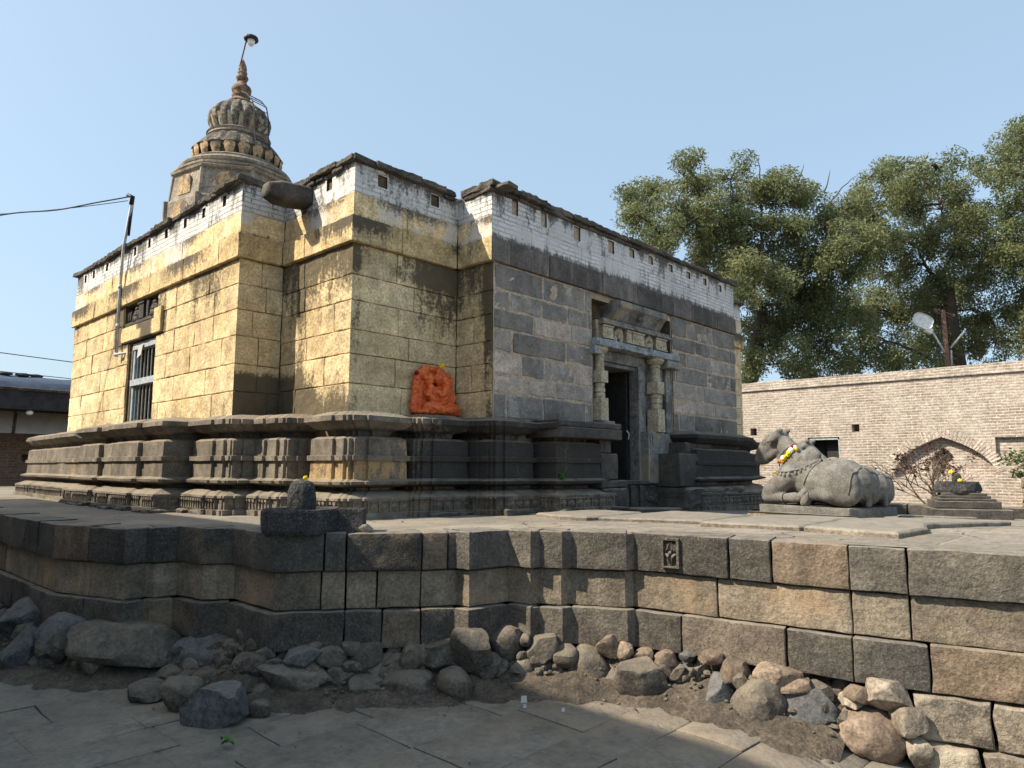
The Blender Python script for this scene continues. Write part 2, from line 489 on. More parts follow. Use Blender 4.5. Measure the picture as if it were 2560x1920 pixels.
M['bluewash'] = stone('flaking_blue_paint', (.21, .235, .26), (.3, .325, .345), 4.0, 30, .5, .01, .1, patches=[((.4, .4, .38), 5, .5, .6, .7), ((.12, .12, .12), 7, .56, .64, .85)])
M['inner'] = stone('dark_interior', (.03, .027, .024), (.05, .045, .04), 2, 30, .4, .01, 0)

def white_mat():
    t = NT('whitewashed_brick')
    s = t.sep(t.pos)
    w = t.noise(3.0, 3, .6, color=True)
    a = t.math('ADD', s[0], s[1])
    v = t.vadd(t.comb(a, s[2], 0.0), t.vmul(w, (.16, .05, 0)))
    br = t.node('ShaderNodeTexBrick'); t.lk(v, br.inputs['Vector'])
    br.inputs['Scale'].default_value = 1; br.inputs['Brick Width'].default_value = .24; br.inputs['Row Height'].default_value = .062
    br.inputs['Mortar Size'].default_value = .009; br.inputs['Mortar Smooth'].default_value = .6
    fac = br.outputs['Fac']
    show = t.rmp(t.noise(1.1, 4, .6), .36, .55)
    fm = t.math('MULTIPLY', fac, show)
    col = t.mix(t.rmp(t.noise(2.2, 5, .65), .3, .7), (.55, .54, .515), (.74, .73, .7))
    col = t.mix(t.math('MULTIPLY', fm, .5), col, (.2, .19, .18))
    st = t.math('ADD', t.math('MULTIPLY', t.attr('stain_shade'), .8), t.math('ADD', t.math('MULTIPLY', t.noise(1, 6, .75, t.vmul(t.pos, (8, 8, 2.2))), .9), t.math('MULTIPLY', t.noise(26, 5, .7), .45)))
    col = t.mix(t.rmp(st, .80, 1.0, 0, .9), col, (.085, .08, .075))
    h = t.math('ADD', t.math('MULTIPLY', fm, -1.0), t.math('MULTIPLY', t.noise(30, 4, .7), .5))
    return t.done(col, t.bump(h, .8, .012))
M['white'] = white_mat()

def brick_mat(name, bw, rh, ms, c1, c2, mort, pale, palec, axis='y', warp=.05, bd=.02, dirt=True):
    t = NT(name)
    s = t.sep(t.pos)
    w = t.noise(1.7, 4, .6, color=True)
    v = t.vadd(t.comb(s[1] if axis == 'y' else s[0], s[2], 0.0), t.vmul(w, (warp, warp * .8, 0)))
    br = t.node('ShaderNodeTexBrick'); t.lk(v, br.inputs['Vector'])
    br.inputs['Scale'].default_value = 1; br.inputs['Brick Width'].default_value = bw; br.inputs['Row Height'].default_value = rh
    br.inputs['Mortar Size'].default_value = ms; br.inputs['Mortar Smooth'].default_value = .35; br.inputs['Bias'].default_value = -.2
    br.inputs['Color1'].default_value = (*c1, 1); br.inputs['Color2'].default_value = (*c2, 1); br.inputs['Mortar'].default_value = (*mort, 1)
    col = br.outputs['Color']
    pm = t.noise(.9, 6, .68)
    col = t.mix(t.rmp(pm, .42, .6, 0, pale), col, palec)
    fine = t.noise(14, 5, .7)
    col = t.scale(col, t.rmp(fine, .25, .75, .66, 1.32))
    col = t.scale(col, t.rmp(t.noise(3.2, 5, .65, t.vmul(t.pos, (1, 1, 3.5))), .3, .7, .8, 1.15))
    if dirt:
        dm = t.math('MULTIPLY', t.rmp(s[2], -.2, -1.6), t.rmp(t.noise(1.4, 5, .6), .3, .6))
        col = t.mix(t.math('MULTIPLY', dm, .55), col, (.33, .255, .17))
    h = t.math('ADD', t.math('MULTIPLY', br.outputs['Fac'], -.8), t.math('MULTIPLY', fine, .6))
    return t.done(col, t.bump(h, .9, bd))
M['brick'] = brick_mat('eroded_pale_brick', .24, .068, .016, (.25, .195, .16), (.38, .315, .265), (.47, .42, .365), .75, (.45, .395, .34))
M['brickin'] = brick_mat('sheltered_brick', .3, .1, .028, (.36, .2, .13), (.42, .28, .19), (.52, .43, .33), .5, (.5, .41, .31))
M['brickdark'] = brick_mat('dark_courtyard_brick', .3, .09, .015, (.15, .115, .088), (.2, .155, .12), (.24, .195, .155), .4, (.22, .185, .15), axis='x')
M['bricky'] = brick_mat('plain_courtyard_brick', .3, .09, .015, (.2, .155, .12), (.26, .2, .15), (.3, .25, .2), .4, (.3, .26, .21), axis='y')

M['ringbrick'] = stone('pale_voussoir_brick', (.34, .285, .24), (.48, .42, .36), 2.2, 20, .7, .02, .22)

def paving(name, ca, cb, line, bw, rh, warp, rot, dustc, dusta, lamt, msz=.006):
    t = NT(name)
    s = t.sep(t.pos)
    c, q = math.cos(rot), math.sin(rot)
    a = t.math('ADD', t.math('MULTIPLY', s[0], c), t.math('MULTIPLY', s[1], q))
    b = t.math('SUBTRACT', t.math('MULTIPLY', s[1], c), t.math('MULTIPLY', s[0], q))
    w = t.noise(1.3, 4, .6, color=True)
    v = t.vadd(t.comb(a, b, 0.0), t.vmul(w, (warp, warp, 0)))
    br = t.node('ShaderNodeTexBrick'); t.lk(v, br.inputs['Vector'])
    br.inputs['Scale'].default_value = 1; br.inputs['Brick Width'].default_value = bw; br.inputs['Row Height'].default_value = rh
    br.inputs['Mortar Size'].default_value = msz; br.inputs['Mortar Smooth'].default_value = .25
    br.inputs['Color1'].default_value = (0, 0, 0, 1); br.inputs['Color2'].default_value = (1, 1, 1, 1); br.inputs['Mortar'].default_value = (.5, .5, .5, 1)
    br.offset = .37; br.squash = 1.3; br.squash_frequency = 3
    tone = t.sep(br.outputs['Color'])[0]
    n1 = t.noise(.8, 6, .62)
    col = t.mix(t.rmp(n1, .3, .7), ca, cb)
    col = t.scale(col, t.rmp(tone, 0, 1, .86, 1.14, False))
    fine = t.noise(30, 5, .72)
    streaky = t.noise(5, 5, .7, t.vmul(t.pos, (1, 2.2, 1)))
    col = t.scale(col, t.rmp(fine, .25, .75, .72, 1.28))
    col = t.scale(col, t.rmp(streaky, .3, .7, .85, 1.15))
    dm = t.noise(1.7, 6, .66, t.vadd(t.pos, (4, 9, 2)))
    col = t.mix(t.rmp(dm, .48, .66, 0, dusta), col, dustc)
    lm = t.math('MULTIPLY', br.outputs['Fac'], t.rmp(t.noise(2.3, 4, .6), .35, .6, .1, 1))
    col = t.mix(t.math('MULTIPLY', lm, lamt), col, line)
    ck = t.voro(1.6, t.vadd(t.pos, t.vmul(w, (.35, .35, 0))), 'DISTANCE_TO_EDGE')
    ckm = t.math('MULTIPLY', t.rmp(ck, .012, .002), t.rmp(t.noise(.7, 3, .5), .52, .6))
    col = t.mix(t.math('MULTIPLY', ckm, .8), col, (.035, .03, .027))
    h = t.math('ADD', t.math('MULTIPLY', br.outputs['Fac'], -.9), t.math('ADD', t.math('MULTIPLY', fine, .35), t.math('MULTIPLY', t.noise(4.5, 5, .65), .8)))
    h = t.math('ADD', h, t.math('MULTIPLY', ckm, -.8))
    return t.done(col, t.bump(h, .8, .02))
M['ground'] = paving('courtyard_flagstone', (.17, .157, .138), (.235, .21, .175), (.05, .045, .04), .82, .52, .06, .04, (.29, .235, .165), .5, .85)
M['top'] = paving('platform_flagstone', (.165, .152, .132), (.24, .213, .175), (.34, .29, .22), 1.05, .62, .1, .02, (.31, .26, .195), .65, .5, .02)

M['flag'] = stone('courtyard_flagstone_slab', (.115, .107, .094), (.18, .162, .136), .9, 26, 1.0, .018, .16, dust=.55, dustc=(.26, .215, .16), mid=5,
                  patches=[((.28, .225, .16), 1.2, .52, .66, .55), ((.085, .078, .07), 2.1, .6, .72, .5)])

def simple(name, col, rough=.6, metal=0.0, nsc=8, nv=.2, bump=0.0):
    t = NT(name)
    n = t.noise(nsc, 4, .6)
    c = t.scale(col, t.rmp(n, .25, .75, 1 - nv, 1 + nv))
    t.b.inputs['Metallic'].default_value = metal
    nn = t.bump(n, bump, .01) if bump else None
    return t.done(c, nn, rough)
M['steel'] = simple('galvanised_steel', (.48, .49, .5), .55, 0, 12, .15)
M['bar'] = simple('painted_steel_bar', (.36, .37, .36), .5, .1, 14, .2)
M['iron'] = simple('rusty_iron', (.16, .095, .065), .8, .2, 16, .35)
M['wire'] = simple('cable_sheath', (.03, .03, .032), .6)
M['black'] = simple('black_plastic', (.02, .02, .022), .5)
M['whitep'] = simple('white_plastic', (.72, .72, .7), .35)
M['bluewood'] = simple('blue_grey_wood', (.26, .33, .39), .75, 0, 10, .3, .3)
M['palewood'] = simple('pale_painted_wood', (.33, .37, .4), .75, 0, 14, .3, .3)
M['darkwood'] = simple('dark_door_wood', (.03, .028, .026), .6, 0, 10, .3, .2)
M['paper'] = simple('paper', (.42, .42, .4), .9, 0, 40, .1)
M['tarp'] = simple('blue_tarpaulin', (.045, .062, .1), .6, 0, 4, .25, .4)
M['panelpale'] = simple('pale_awning_sheet', (.26, .24, .22), .85, 0, 3, .12)
M['beam'] = simple('dark_eave_timber', (.035, .036, .042), .85, 0, 5, .35, .4)
M['marigold'] = simple('orange_marigold', (.85, .25, .01), .8, 0, 90, .35, .8)
M['yflower'] = simple('yellow_marigold', (.85, .6, .02), .8, 0, 90, .3, .8)
M['wflower'] = simple('white_flower', (.82, .82, .76), .8, 0, 90, .15, .8)
M['rflower'] = simple('dark_red_flower', (.24, .01, .02), .8, 0, 90, .3, .8)
M['gleaf'] = simple('green_leaf', (.05, .16, .03), .6, 0, 40, .3)

def leaf_mat(name, ca, cb, cc):
    m = bpy.data.materials.new(name); m.use_nodes = True
    t = m.node_tree; t.nodes.clear()
    out = t.nodes.new('ShaderNodeOutputMaterial')
    at = t.nodes.new('ShaderNodeAttribute'); at.attribute_name = 'rnd'
    cr = t.nodes.new('ShaderNodeValToRGB')
    e = cr.color_ramp.elements
    e[0].color = (*ca, 1); e[1].color = (*cc, 1); x = e.new(.55); x.color = (*cb, 1)
    t.links.new(at.outputs['Fac'], cr.inputs[0])
    d = t.nodes.new('ShaderNodeBsdfDiffuse'); tr = t.nodes.new('ShaderNodeBsdfTranslucent'); mx = t.nodes.new('ShaderNodeMixShader')
    mx.inputs[0].default_value = .42
    t.links.new(cr.outputs[0], d.inputs[0]); t.links.new(cr.outputs[0], tr.inputs[0])
    t.links.new(d.outputs[0], mx.inputs[1]); t.links.new(tr.outputs[0], mx.inputs[2]); t.links.new(mx.outputs[0], out.inputs[0])
    return m
M['neem'] = leaf_mat('neem_leaf', (.115, .145, .07), (.20, .225, .11), (.30, .295, .155))
M['dryleaf'] = leaf_mat('dry_dark_leaf', (.05, .028, .028), (.09, .05, .04), (.13, .07, .05))
M['shrubleaf'] = leaf_mat('shrub_leaf', (.05, .09, .03), (.09, .14, .045), (.15, .19, .07))
M['bark'] = simple('tree_bark', (.07, .055, .045), .95, 0, 6, .35, .6)
M['twig'] = simple('dry_twig', (.2, .15, .115), .95, 0, 9, .25)
# ------------------------------------------------------------------ ground and platform
random.seed(7)
def ground():
    mb = MB()
    xs = [-900, -120, -30, -10] + [-3 + .25 * i for i in range(52)] + [14, 30, 120, 900]
    ys = [-900, -120, -30, -10] + [-3 + .25 * i for i in range(52)] + [14, 30, 120, 900]
    ids = {}
    for i, x in enumerate(xs):
        for j, y in enumerate(ys):
            near = abs(x) < 12 and abs(y) < 12
            z = gz(x, y) - (.02 if near else 0) + (.012 * nz((x, y, 0), .9, 3) + .008 * nz((x, y, 0), 2.6, 8) if near else 0)
            ids[i, j] = mb.vert((x, y, z))
    for i in range(len(xs) - 1):
        for j in range(len(ys) - 1):
            mb.face((ids[i, j], ids[i + 1, j], ids[i + 1, j + 1], ids[i, j + 1]))
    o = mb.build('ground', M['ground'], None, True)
    tagp(o, 'grey flagstone paving of the courtyard', 'ground', None, 'structure')
ground()

def flagstones():
    # real slabs, each a little off level, dirt in the joints
    mb = MB(); R = random.Random(41)
    y = -1.2
    while y < 11.5:
        h = R.uniform(.42, .68)
        x = -2.6 + R.uniform(0, .6)
        while x < 6.4:
            w = R.uniform(.5, 1.15)
            cx, cy = x + w / 2, y + h / 2
            if not (cx > 3.3 and cy > 5.6) and cx < 6.2:
                mb.cr = R.random()
                g = R.uniform(.001, .0045); dz = R.uniform(-.004, .004); tx = R.uniform(-.006, .006); ty = R.uniform(-.006, .006)
                X = [x + g, x + g + .012, x + w * .33, x + w * .66, x + w - g - .012, x + w - g]
                Y = [y + g, y + g + .012, y + h * .5, y + h - g - .012, y + h - g]
                ids = []
                for j, yy in enumerate(Y):
                    row = []
                    for i, xx in enumerate(X):
                        ed = i in (0, 5) or j in (0, 4)
                        px = xx + (.012 * nz((xx, yy, 1), 4, 2)); py = yy + (.012 * nz((xx, yy, 2), 4, 6))
                        row.append(mb.vert((px, py, gz(px, py) + dz + tx * (xx - cx) / w * 2 + ty * (yy - cy) / h * 2 + .004 * nz((xx, yy, 0), 3, 5) - (.007 if ed else 0))))
                    ids.append(row)
                for j in range(4):
                    for i in range(5): mb.face((ids[j][i], ids[j][i + 1], ids[j + 1][i + 1], ids[j + 1][i]))
                loop = ids[0] + [r[5] for r in ids[1:]] + ids[4][-2::-1] + [r[0] for r in ids[3:0:-1]]
                lo = [mb.vert((mb.v[k][0], mb.v[k][1], mb.v[k][2] - .05)) for k in loop]
                for k in range(len(loop)):
                    q = (k + 1) % len(loop); mb.face((loop[q], loop[k], lo[k], lo[q]))
            x += w
        y += h
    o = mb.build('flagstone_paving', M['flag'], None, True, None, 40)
    tagp(o, 'worn grey flagstones of the near courtyard', 'paving', None, 'structure')
flagstones()

OUT = [(1.9, 24.0), (1.95, 13.0), (1.96, 9.6), (1.96, 7.62), (2.11, 7.17), (2.263, 6.712), (2.451, 6.74), (2.49, 6.66), (2.673, 6.64), (2.73, 6.27), (2.94, 6.12),
       (2.921, 5.374), (3.39, 5.04), (3.87, 4.66), (4.115, 4.51), (4.135, 4.367), (4.53, 4.30), (4.572, 4.075), (4.66, 4.052), (4.735, 3.865), (4.83, 3.84),
       (5.03, 3.42), (5.115, 3.40), (5.33, 1.76), (5.76, .0), (6.2, -5.0)]
plat = thing('stone_platform', 'low dark stone platform of three big block courses under the temple', 'platform', (2.92, 5.37, GZ))

def joints_on(x_of, us_vs):
    return us_vs

def platform_course(z0, z1, off, seed, joints, r, amp):
    """one course of blocks following the stepped outline"""
    mb = MB()
    R = random.Random(seed)
    P = offs(OUT, off)
    for i in range(len(P) - 1):
        a = Vector((P[i][0], P[i][1], 0)); b = Vector((P[i + 1][0], P[i + 1][1], 0))
        u = b - a; L = u.length; u.normalize(); n = Vector((u.y, -u.x, 0))
        cuts = [0.0]
        if i in joints: cuts += joints[i]
        else:
            k = max(1, int(round(L / R.uniform(.5, .75))))
            if L > 6: k = int(L / .8)
            cuts += [L * (q + R.uniform(-.12, .12)) / k for q in range(1, k)]
        cuts.append(L)
        for k in range(len(cuts) - 1):
            s0, s1 = cuts[k], cuts[k + 1]
            if s1 - s0 < .02: continue
            mb.cr = R.random()
            def bend(q):
                if q <= 0 or q >= len(P) - 1: return False
                d1 = (Vector(P[q]) - Vector(P[q - 1])).normalized(); d2 = (Vector(P[q + 1]) - Vector(P[q])).normalized()
                return abs(d1.x * d2.y - d1.y * d2.x) > .3
            c0_ = k == 0 and bend(i); c1_ = k == len(cuts) - 2 and bend(i + 1)
            g0 = 0.0 if c0_ else .005
            g1 = 0.0 if c1_ else .005
            gzz = .003
            far = a.y > 12 or a.y < -1
            kx = 1 if far else max(1, int((s1 - s0) / .035)); kz = 1 if far else 7
            jz = R.uniform(-.006, .006)
            rblock(mb, a + u * (s0 + g0) + Vector((0, 0, z0 + gzz)) + n * (0 if c0_ or c1_ else R.uniform(-.014, .014)), u, n, s1 - s0 - g0 - g1, z1 - z0 - 2 * gzz + jz, .34, r, amp, kx, kz, R.uniform(0, 90), 6.0, None, 1.0, (c0_, c1_))
    return mb
# joints seen on the long entrance-side faces (metres along each outline segment)
J1 = {22: [.80, 1.12], 23: [.36, 1.2], 24: [1.0, 2.2, 3.3], 11: [.40], 12: [], 13: [.22]}
J2 = {22: [.72], 23: [.36, 1.3], 24: [.8, 2.0, 3.2], 11: [.36], 12: [.25], 13: []}
J3 = {22: [.40, 1.2], 23: [.46, 1.4], 24: [1.2, 2.6], 11: [], 12: [.3], 13: []}
platform_course(-.832, -.518, .0, 11, J1, .012, .0068).build('block_course', M['platform'], plat, True, None, 32)
platform_course(-1.138, -.836, -.045, 12, J2, .010, .006).build('block_course', M['platform_tan'], plat, True, None, 32)
platform_course(-1.448, -1.142, .012, 13, J3, .012, .0075).build('block_course', M['platform'], plat, True, None, 32)

def platform_top():
    bm = bmesh.new()
    pts = offs(OUT, -.07) + [(16.6, -5.0), (16.6, 24.0)]
    vs = [bm.verts.new((p[0], p[1], 0)) for p in pts]
    bm.faces.new(vs)
    for k in range(60):
        x = 1.9 + k * .25
        bmesh.ops.bisect_plane(bm, geom=bm.verts[:] + bm.edges[:] + bm.faces[:], plane_co=(x, 0, 0), plane_no=(1, 0, 0))
    for k in range(66):
        y = -4.9 + k * .25 if k < 62 else 11 + (k - 62) * 3
        bmesh.ops.bisect_plane(bm, geom=bm.verts[:] + bm.edges[:] + bm.faces[:], plane_co=(0, y, 0), plane_no=(0, 1, 0))
    mb = MB()
    for v in bm.verts:
        p = v.co
        mb.vert((p.x, p.y, zplat(p.x) - .006 + .008 * nz((p.x, p.y, 0), 1.7, 4) + .004 * nz((p.x, p.y, 0), 5, 9)))
    bm.verts.index_update()
    for f in bm.faces:
        ids = [v.index for v in f.verts]
        if f.normal.z < 0: ids = ids[::-1]
        mb.face(ids)
    bm.free()
    mb.build('platform_paving', M['top'], plat, True)
    # far sides of the platform
    mb = MB()
    for a, b in (((16.6, -5), (16.6, 24)), ((6.1, -5), (16.6, -5)), ((16.6, 24), (1.9, 24))):
        mb.quad((a[0], a[1], GZ), (b[0], b[1], GZ), (b[0], b[1], zplat(b[0]) - .006), (a[0], a[1], zplat(a[0]) - .006))
    mb.build('far_side', M['platform'], plat)
platform_top()

def relief_panel():
    # little carved lozenge panel on the top course
    mb = MB(); mb.cr = .5
    i = 22
    a = Vector((OUT[i][0], OUT[i][1], 0)); b = Vector((OUT[i + 1][0], OUT[i + 1][1], 0))
    u = (b - a).normalized(); n = Vector((u.y, -u.x, 0)); Z = Vector((0, 0, 1))
    # centre found on that face
    c = a + u * .33 + Z * -.665
    def P(s, t, d): return c + u * s + Z * t + n * d
    w, h = .075, .118
    for (s0, s1, t0, t1) in ((-w, -w + .02, -h, h), (w - .02, w, -h, h), (-w + .02, w - .02, h - .018, h), (-w + .02, w - .02, -h, -h + .012)):
        mb.hexa([P(s0, t0, -.02), P(s1, t0, -.02), P(s1, t0, .026), P(s0, t0, .026), P(s0, t1, -.02), P(s1, t1, -.02), P(s1, t1, .026), P(s0, t1, .026)])
    for (t0, t1, sg) in ((.006, .095, 1), (-.006, -.1, -1)):
        for sx in (-1, 1):
            tip = mb.vert(P(sx * .002, t1, .008)); q0 = mb.vert(P(sx * .003, t0, .012)); q1 = mb.vert(P(sx * .05, t0, .012)); mid = mb.vert(P(sx * .02, (t0 * .7 + t1 * .3), .034))
            b0 = mb.vert(P(sx * .003, t0, -.015)); b1 = mb.vert(P(sx * .05, t0, -.015)); b2 = mb.vert(P(sx * .002, t1, -.015))
            for f in ((tip, q0, mid), (q0, q1, mid), (q1, tip, mid), (q0, b0, b1, q1), (q1, b1, b2, tip), (tip, b2, b0, q0)): mb.face(f)
    mb.ball(P(0, 0, .02), .016, 8, 5)
    mb.build('carved_panel', M['platform'], plat)
relief_panel()

def earth_bank():
    mb = MB()
    P = [Vector((p[0], p[1])) for p in OUT[1:24]]
    prof = [(-.24, -1.42), (-.16, -1.475), (-.05, -1.55), (.1, -1.62), (.26, -1.68), (.44, -1.73), (.66, -1.785)]
    S = []
    for i in range(len(P) - 1):
        L = (P[i + 1] - P[i]).length; k = max(1, int(L / .035))
        for q in range(k): S.append(P[i].lerp(P[i + 1], q / k))
    # soften the outline so the bank does not fold at the corners
    for _ in range(40):
        S = [S[0]] + [(S[i - 1] + S[i] * 2 + S[i + 1]) / 4 for i in range(1, len(S) - 1)] + [S[-1]]
    rows = [offs([tuple(p) for p in S], e) for e, z in prof]
    ids = []
    for j, (e, z) in enumerate(prof):
        row = []
        for i, p in enumerate(rows[j]):
            w = .04 * nz((p[0], p[1], z), 5, 2) + .025 * nz((p[0], p[1], z), 13, 7) + .012 * nz((p[0], p[1], z), 31, 4) if j < 6 else -.01
            row.append(mb.vert((p[0], p[1], z + w + (gz(p[0], p[1]) - GZ) * min(1, max(0, (e + .3) / .4)))))
        ids.append(row)
    for j in range(len(prof) - 1):
        for i in range(len(S) - 1):
            mb.face((ids[j][i], ids[j + 1][i], ids[j + 1][i + 1], ids[j][i + 1]))
    o = mb.build('earth_bank', M['earth'], None, True)
    tagp(o, 'crumbling earth bank below the platform stones', 'earth', None, 'structure')
earth_bank()

def end_blocks():
    # limed lower courses where the paving drops at the near end
    P = [(5.40, 1.42), (5.80, -.2), (6.2, -5.0)]
    for z0, z1, off, sd, L in ((-1.745, -1.452, .03, 3, (.5, .9)), (-2.1, -1.75, .07, 4, (.6, 1.1))):
        mb = MB()
        for i in range(2):
            Q = offs(P, off)
            courses(mb, Q[i], Q[i + 1], [z0, z1], L, .012, .34, .022, .016, [], 0, sd + i, 16, 7, None, .01, 1.5)
        mb.build('block_course', M['limed'], plat, True, None, 32)
end_blocks()

# ---- boulders of the rubble footing: u, v, w, h in photograph pixels give direction and real size; distance comes from the outline and the ground
def outline_hit(d):
    best = None
    for i in range(len(OUT) - 1):
        ax, ay = OUT[i]; bx, by = OUT[i + 1]
        ex, ey = bx - ax, by - ay
        den = d.x * ey - d.y * ex
        if abs(den) < 1e-9: continue
        t = (ax * ey - ay * ex) / den
        s = (ax * d.y - ay * d.x) / den
        if t > .3 and -0.001 <= s <= 1.001 and (best is None or t < best): best = t
    return best or 6.0

ICO = {}
def ico(k):
    if k not in ICO:
        bm = bmesh.new(); bmesh.ops.create_icosphere(bm, subdivisions=k, radius=1.0)
        bm.verts.index_update()
        ICO[k] = ([v.co.copy() for v in bm.verts], [tuple(v.index for v in f.verts) for f in bm.faces]); bm.free()
    return ICO[k]

def rock_mesh(c, ax, half, seed, cuts=7, ang=True, k=3, flat=.0):
    R = random.Random(seed)
    vs, fs = ico(k)
    planes = []
    for _ in range(cuts):
        n = Vector((R.gauss(0, 1), R.gauss(0, 1), R.gauss(0, 1))).normalized()
        planes.append((n, R.uniform(.6, .95)))
    if ang: planes += [(Vector((0, 0, 1)), R.uniform(.7, .9)), (Vector((0, -1, 0)).lerp(Vector((R.uniform(-.6, .6), -1, R.uniform(-.3, .3))), .8).normalized(), R.uniform(.7, .9))]
    mb = MB(); mb.cr = R.random()
    out = []
    for v in vs:
        pw = 3.6 if ang else 2.5
        q = v / (abs(v.x) ** pw + abs(v.y) ** pw + abs(v.z) ** pw) ** (1 / pw)
        q = q * (1 + .15 * nz(v, 1.1, seed) + .08 * nz(v, 2.6, seed + 3))
        for (n, c0) in planes:
            d = q.dot(n)
            if d > c0: q = q - n * (d - c0) * (.97 if ang else .7)
        q = q * (1 + .035 * nz(q, 4, seed + 9) + .022 * nz(q, 11, seed + 4))
        out.append(q)
    X, Y, Zx = ax
    m = [max(abs(q[i]) for q in out) for i in range(3)]
    for q in out:
        mb.vert(Vector(c) + X * (q.x / m[0] * half[0]) + Y * (q.y / m[1] * half[1]) + Zx * (q.z / m[2] * half[2]))
    for f in fs: mb.face(f)
    return mb

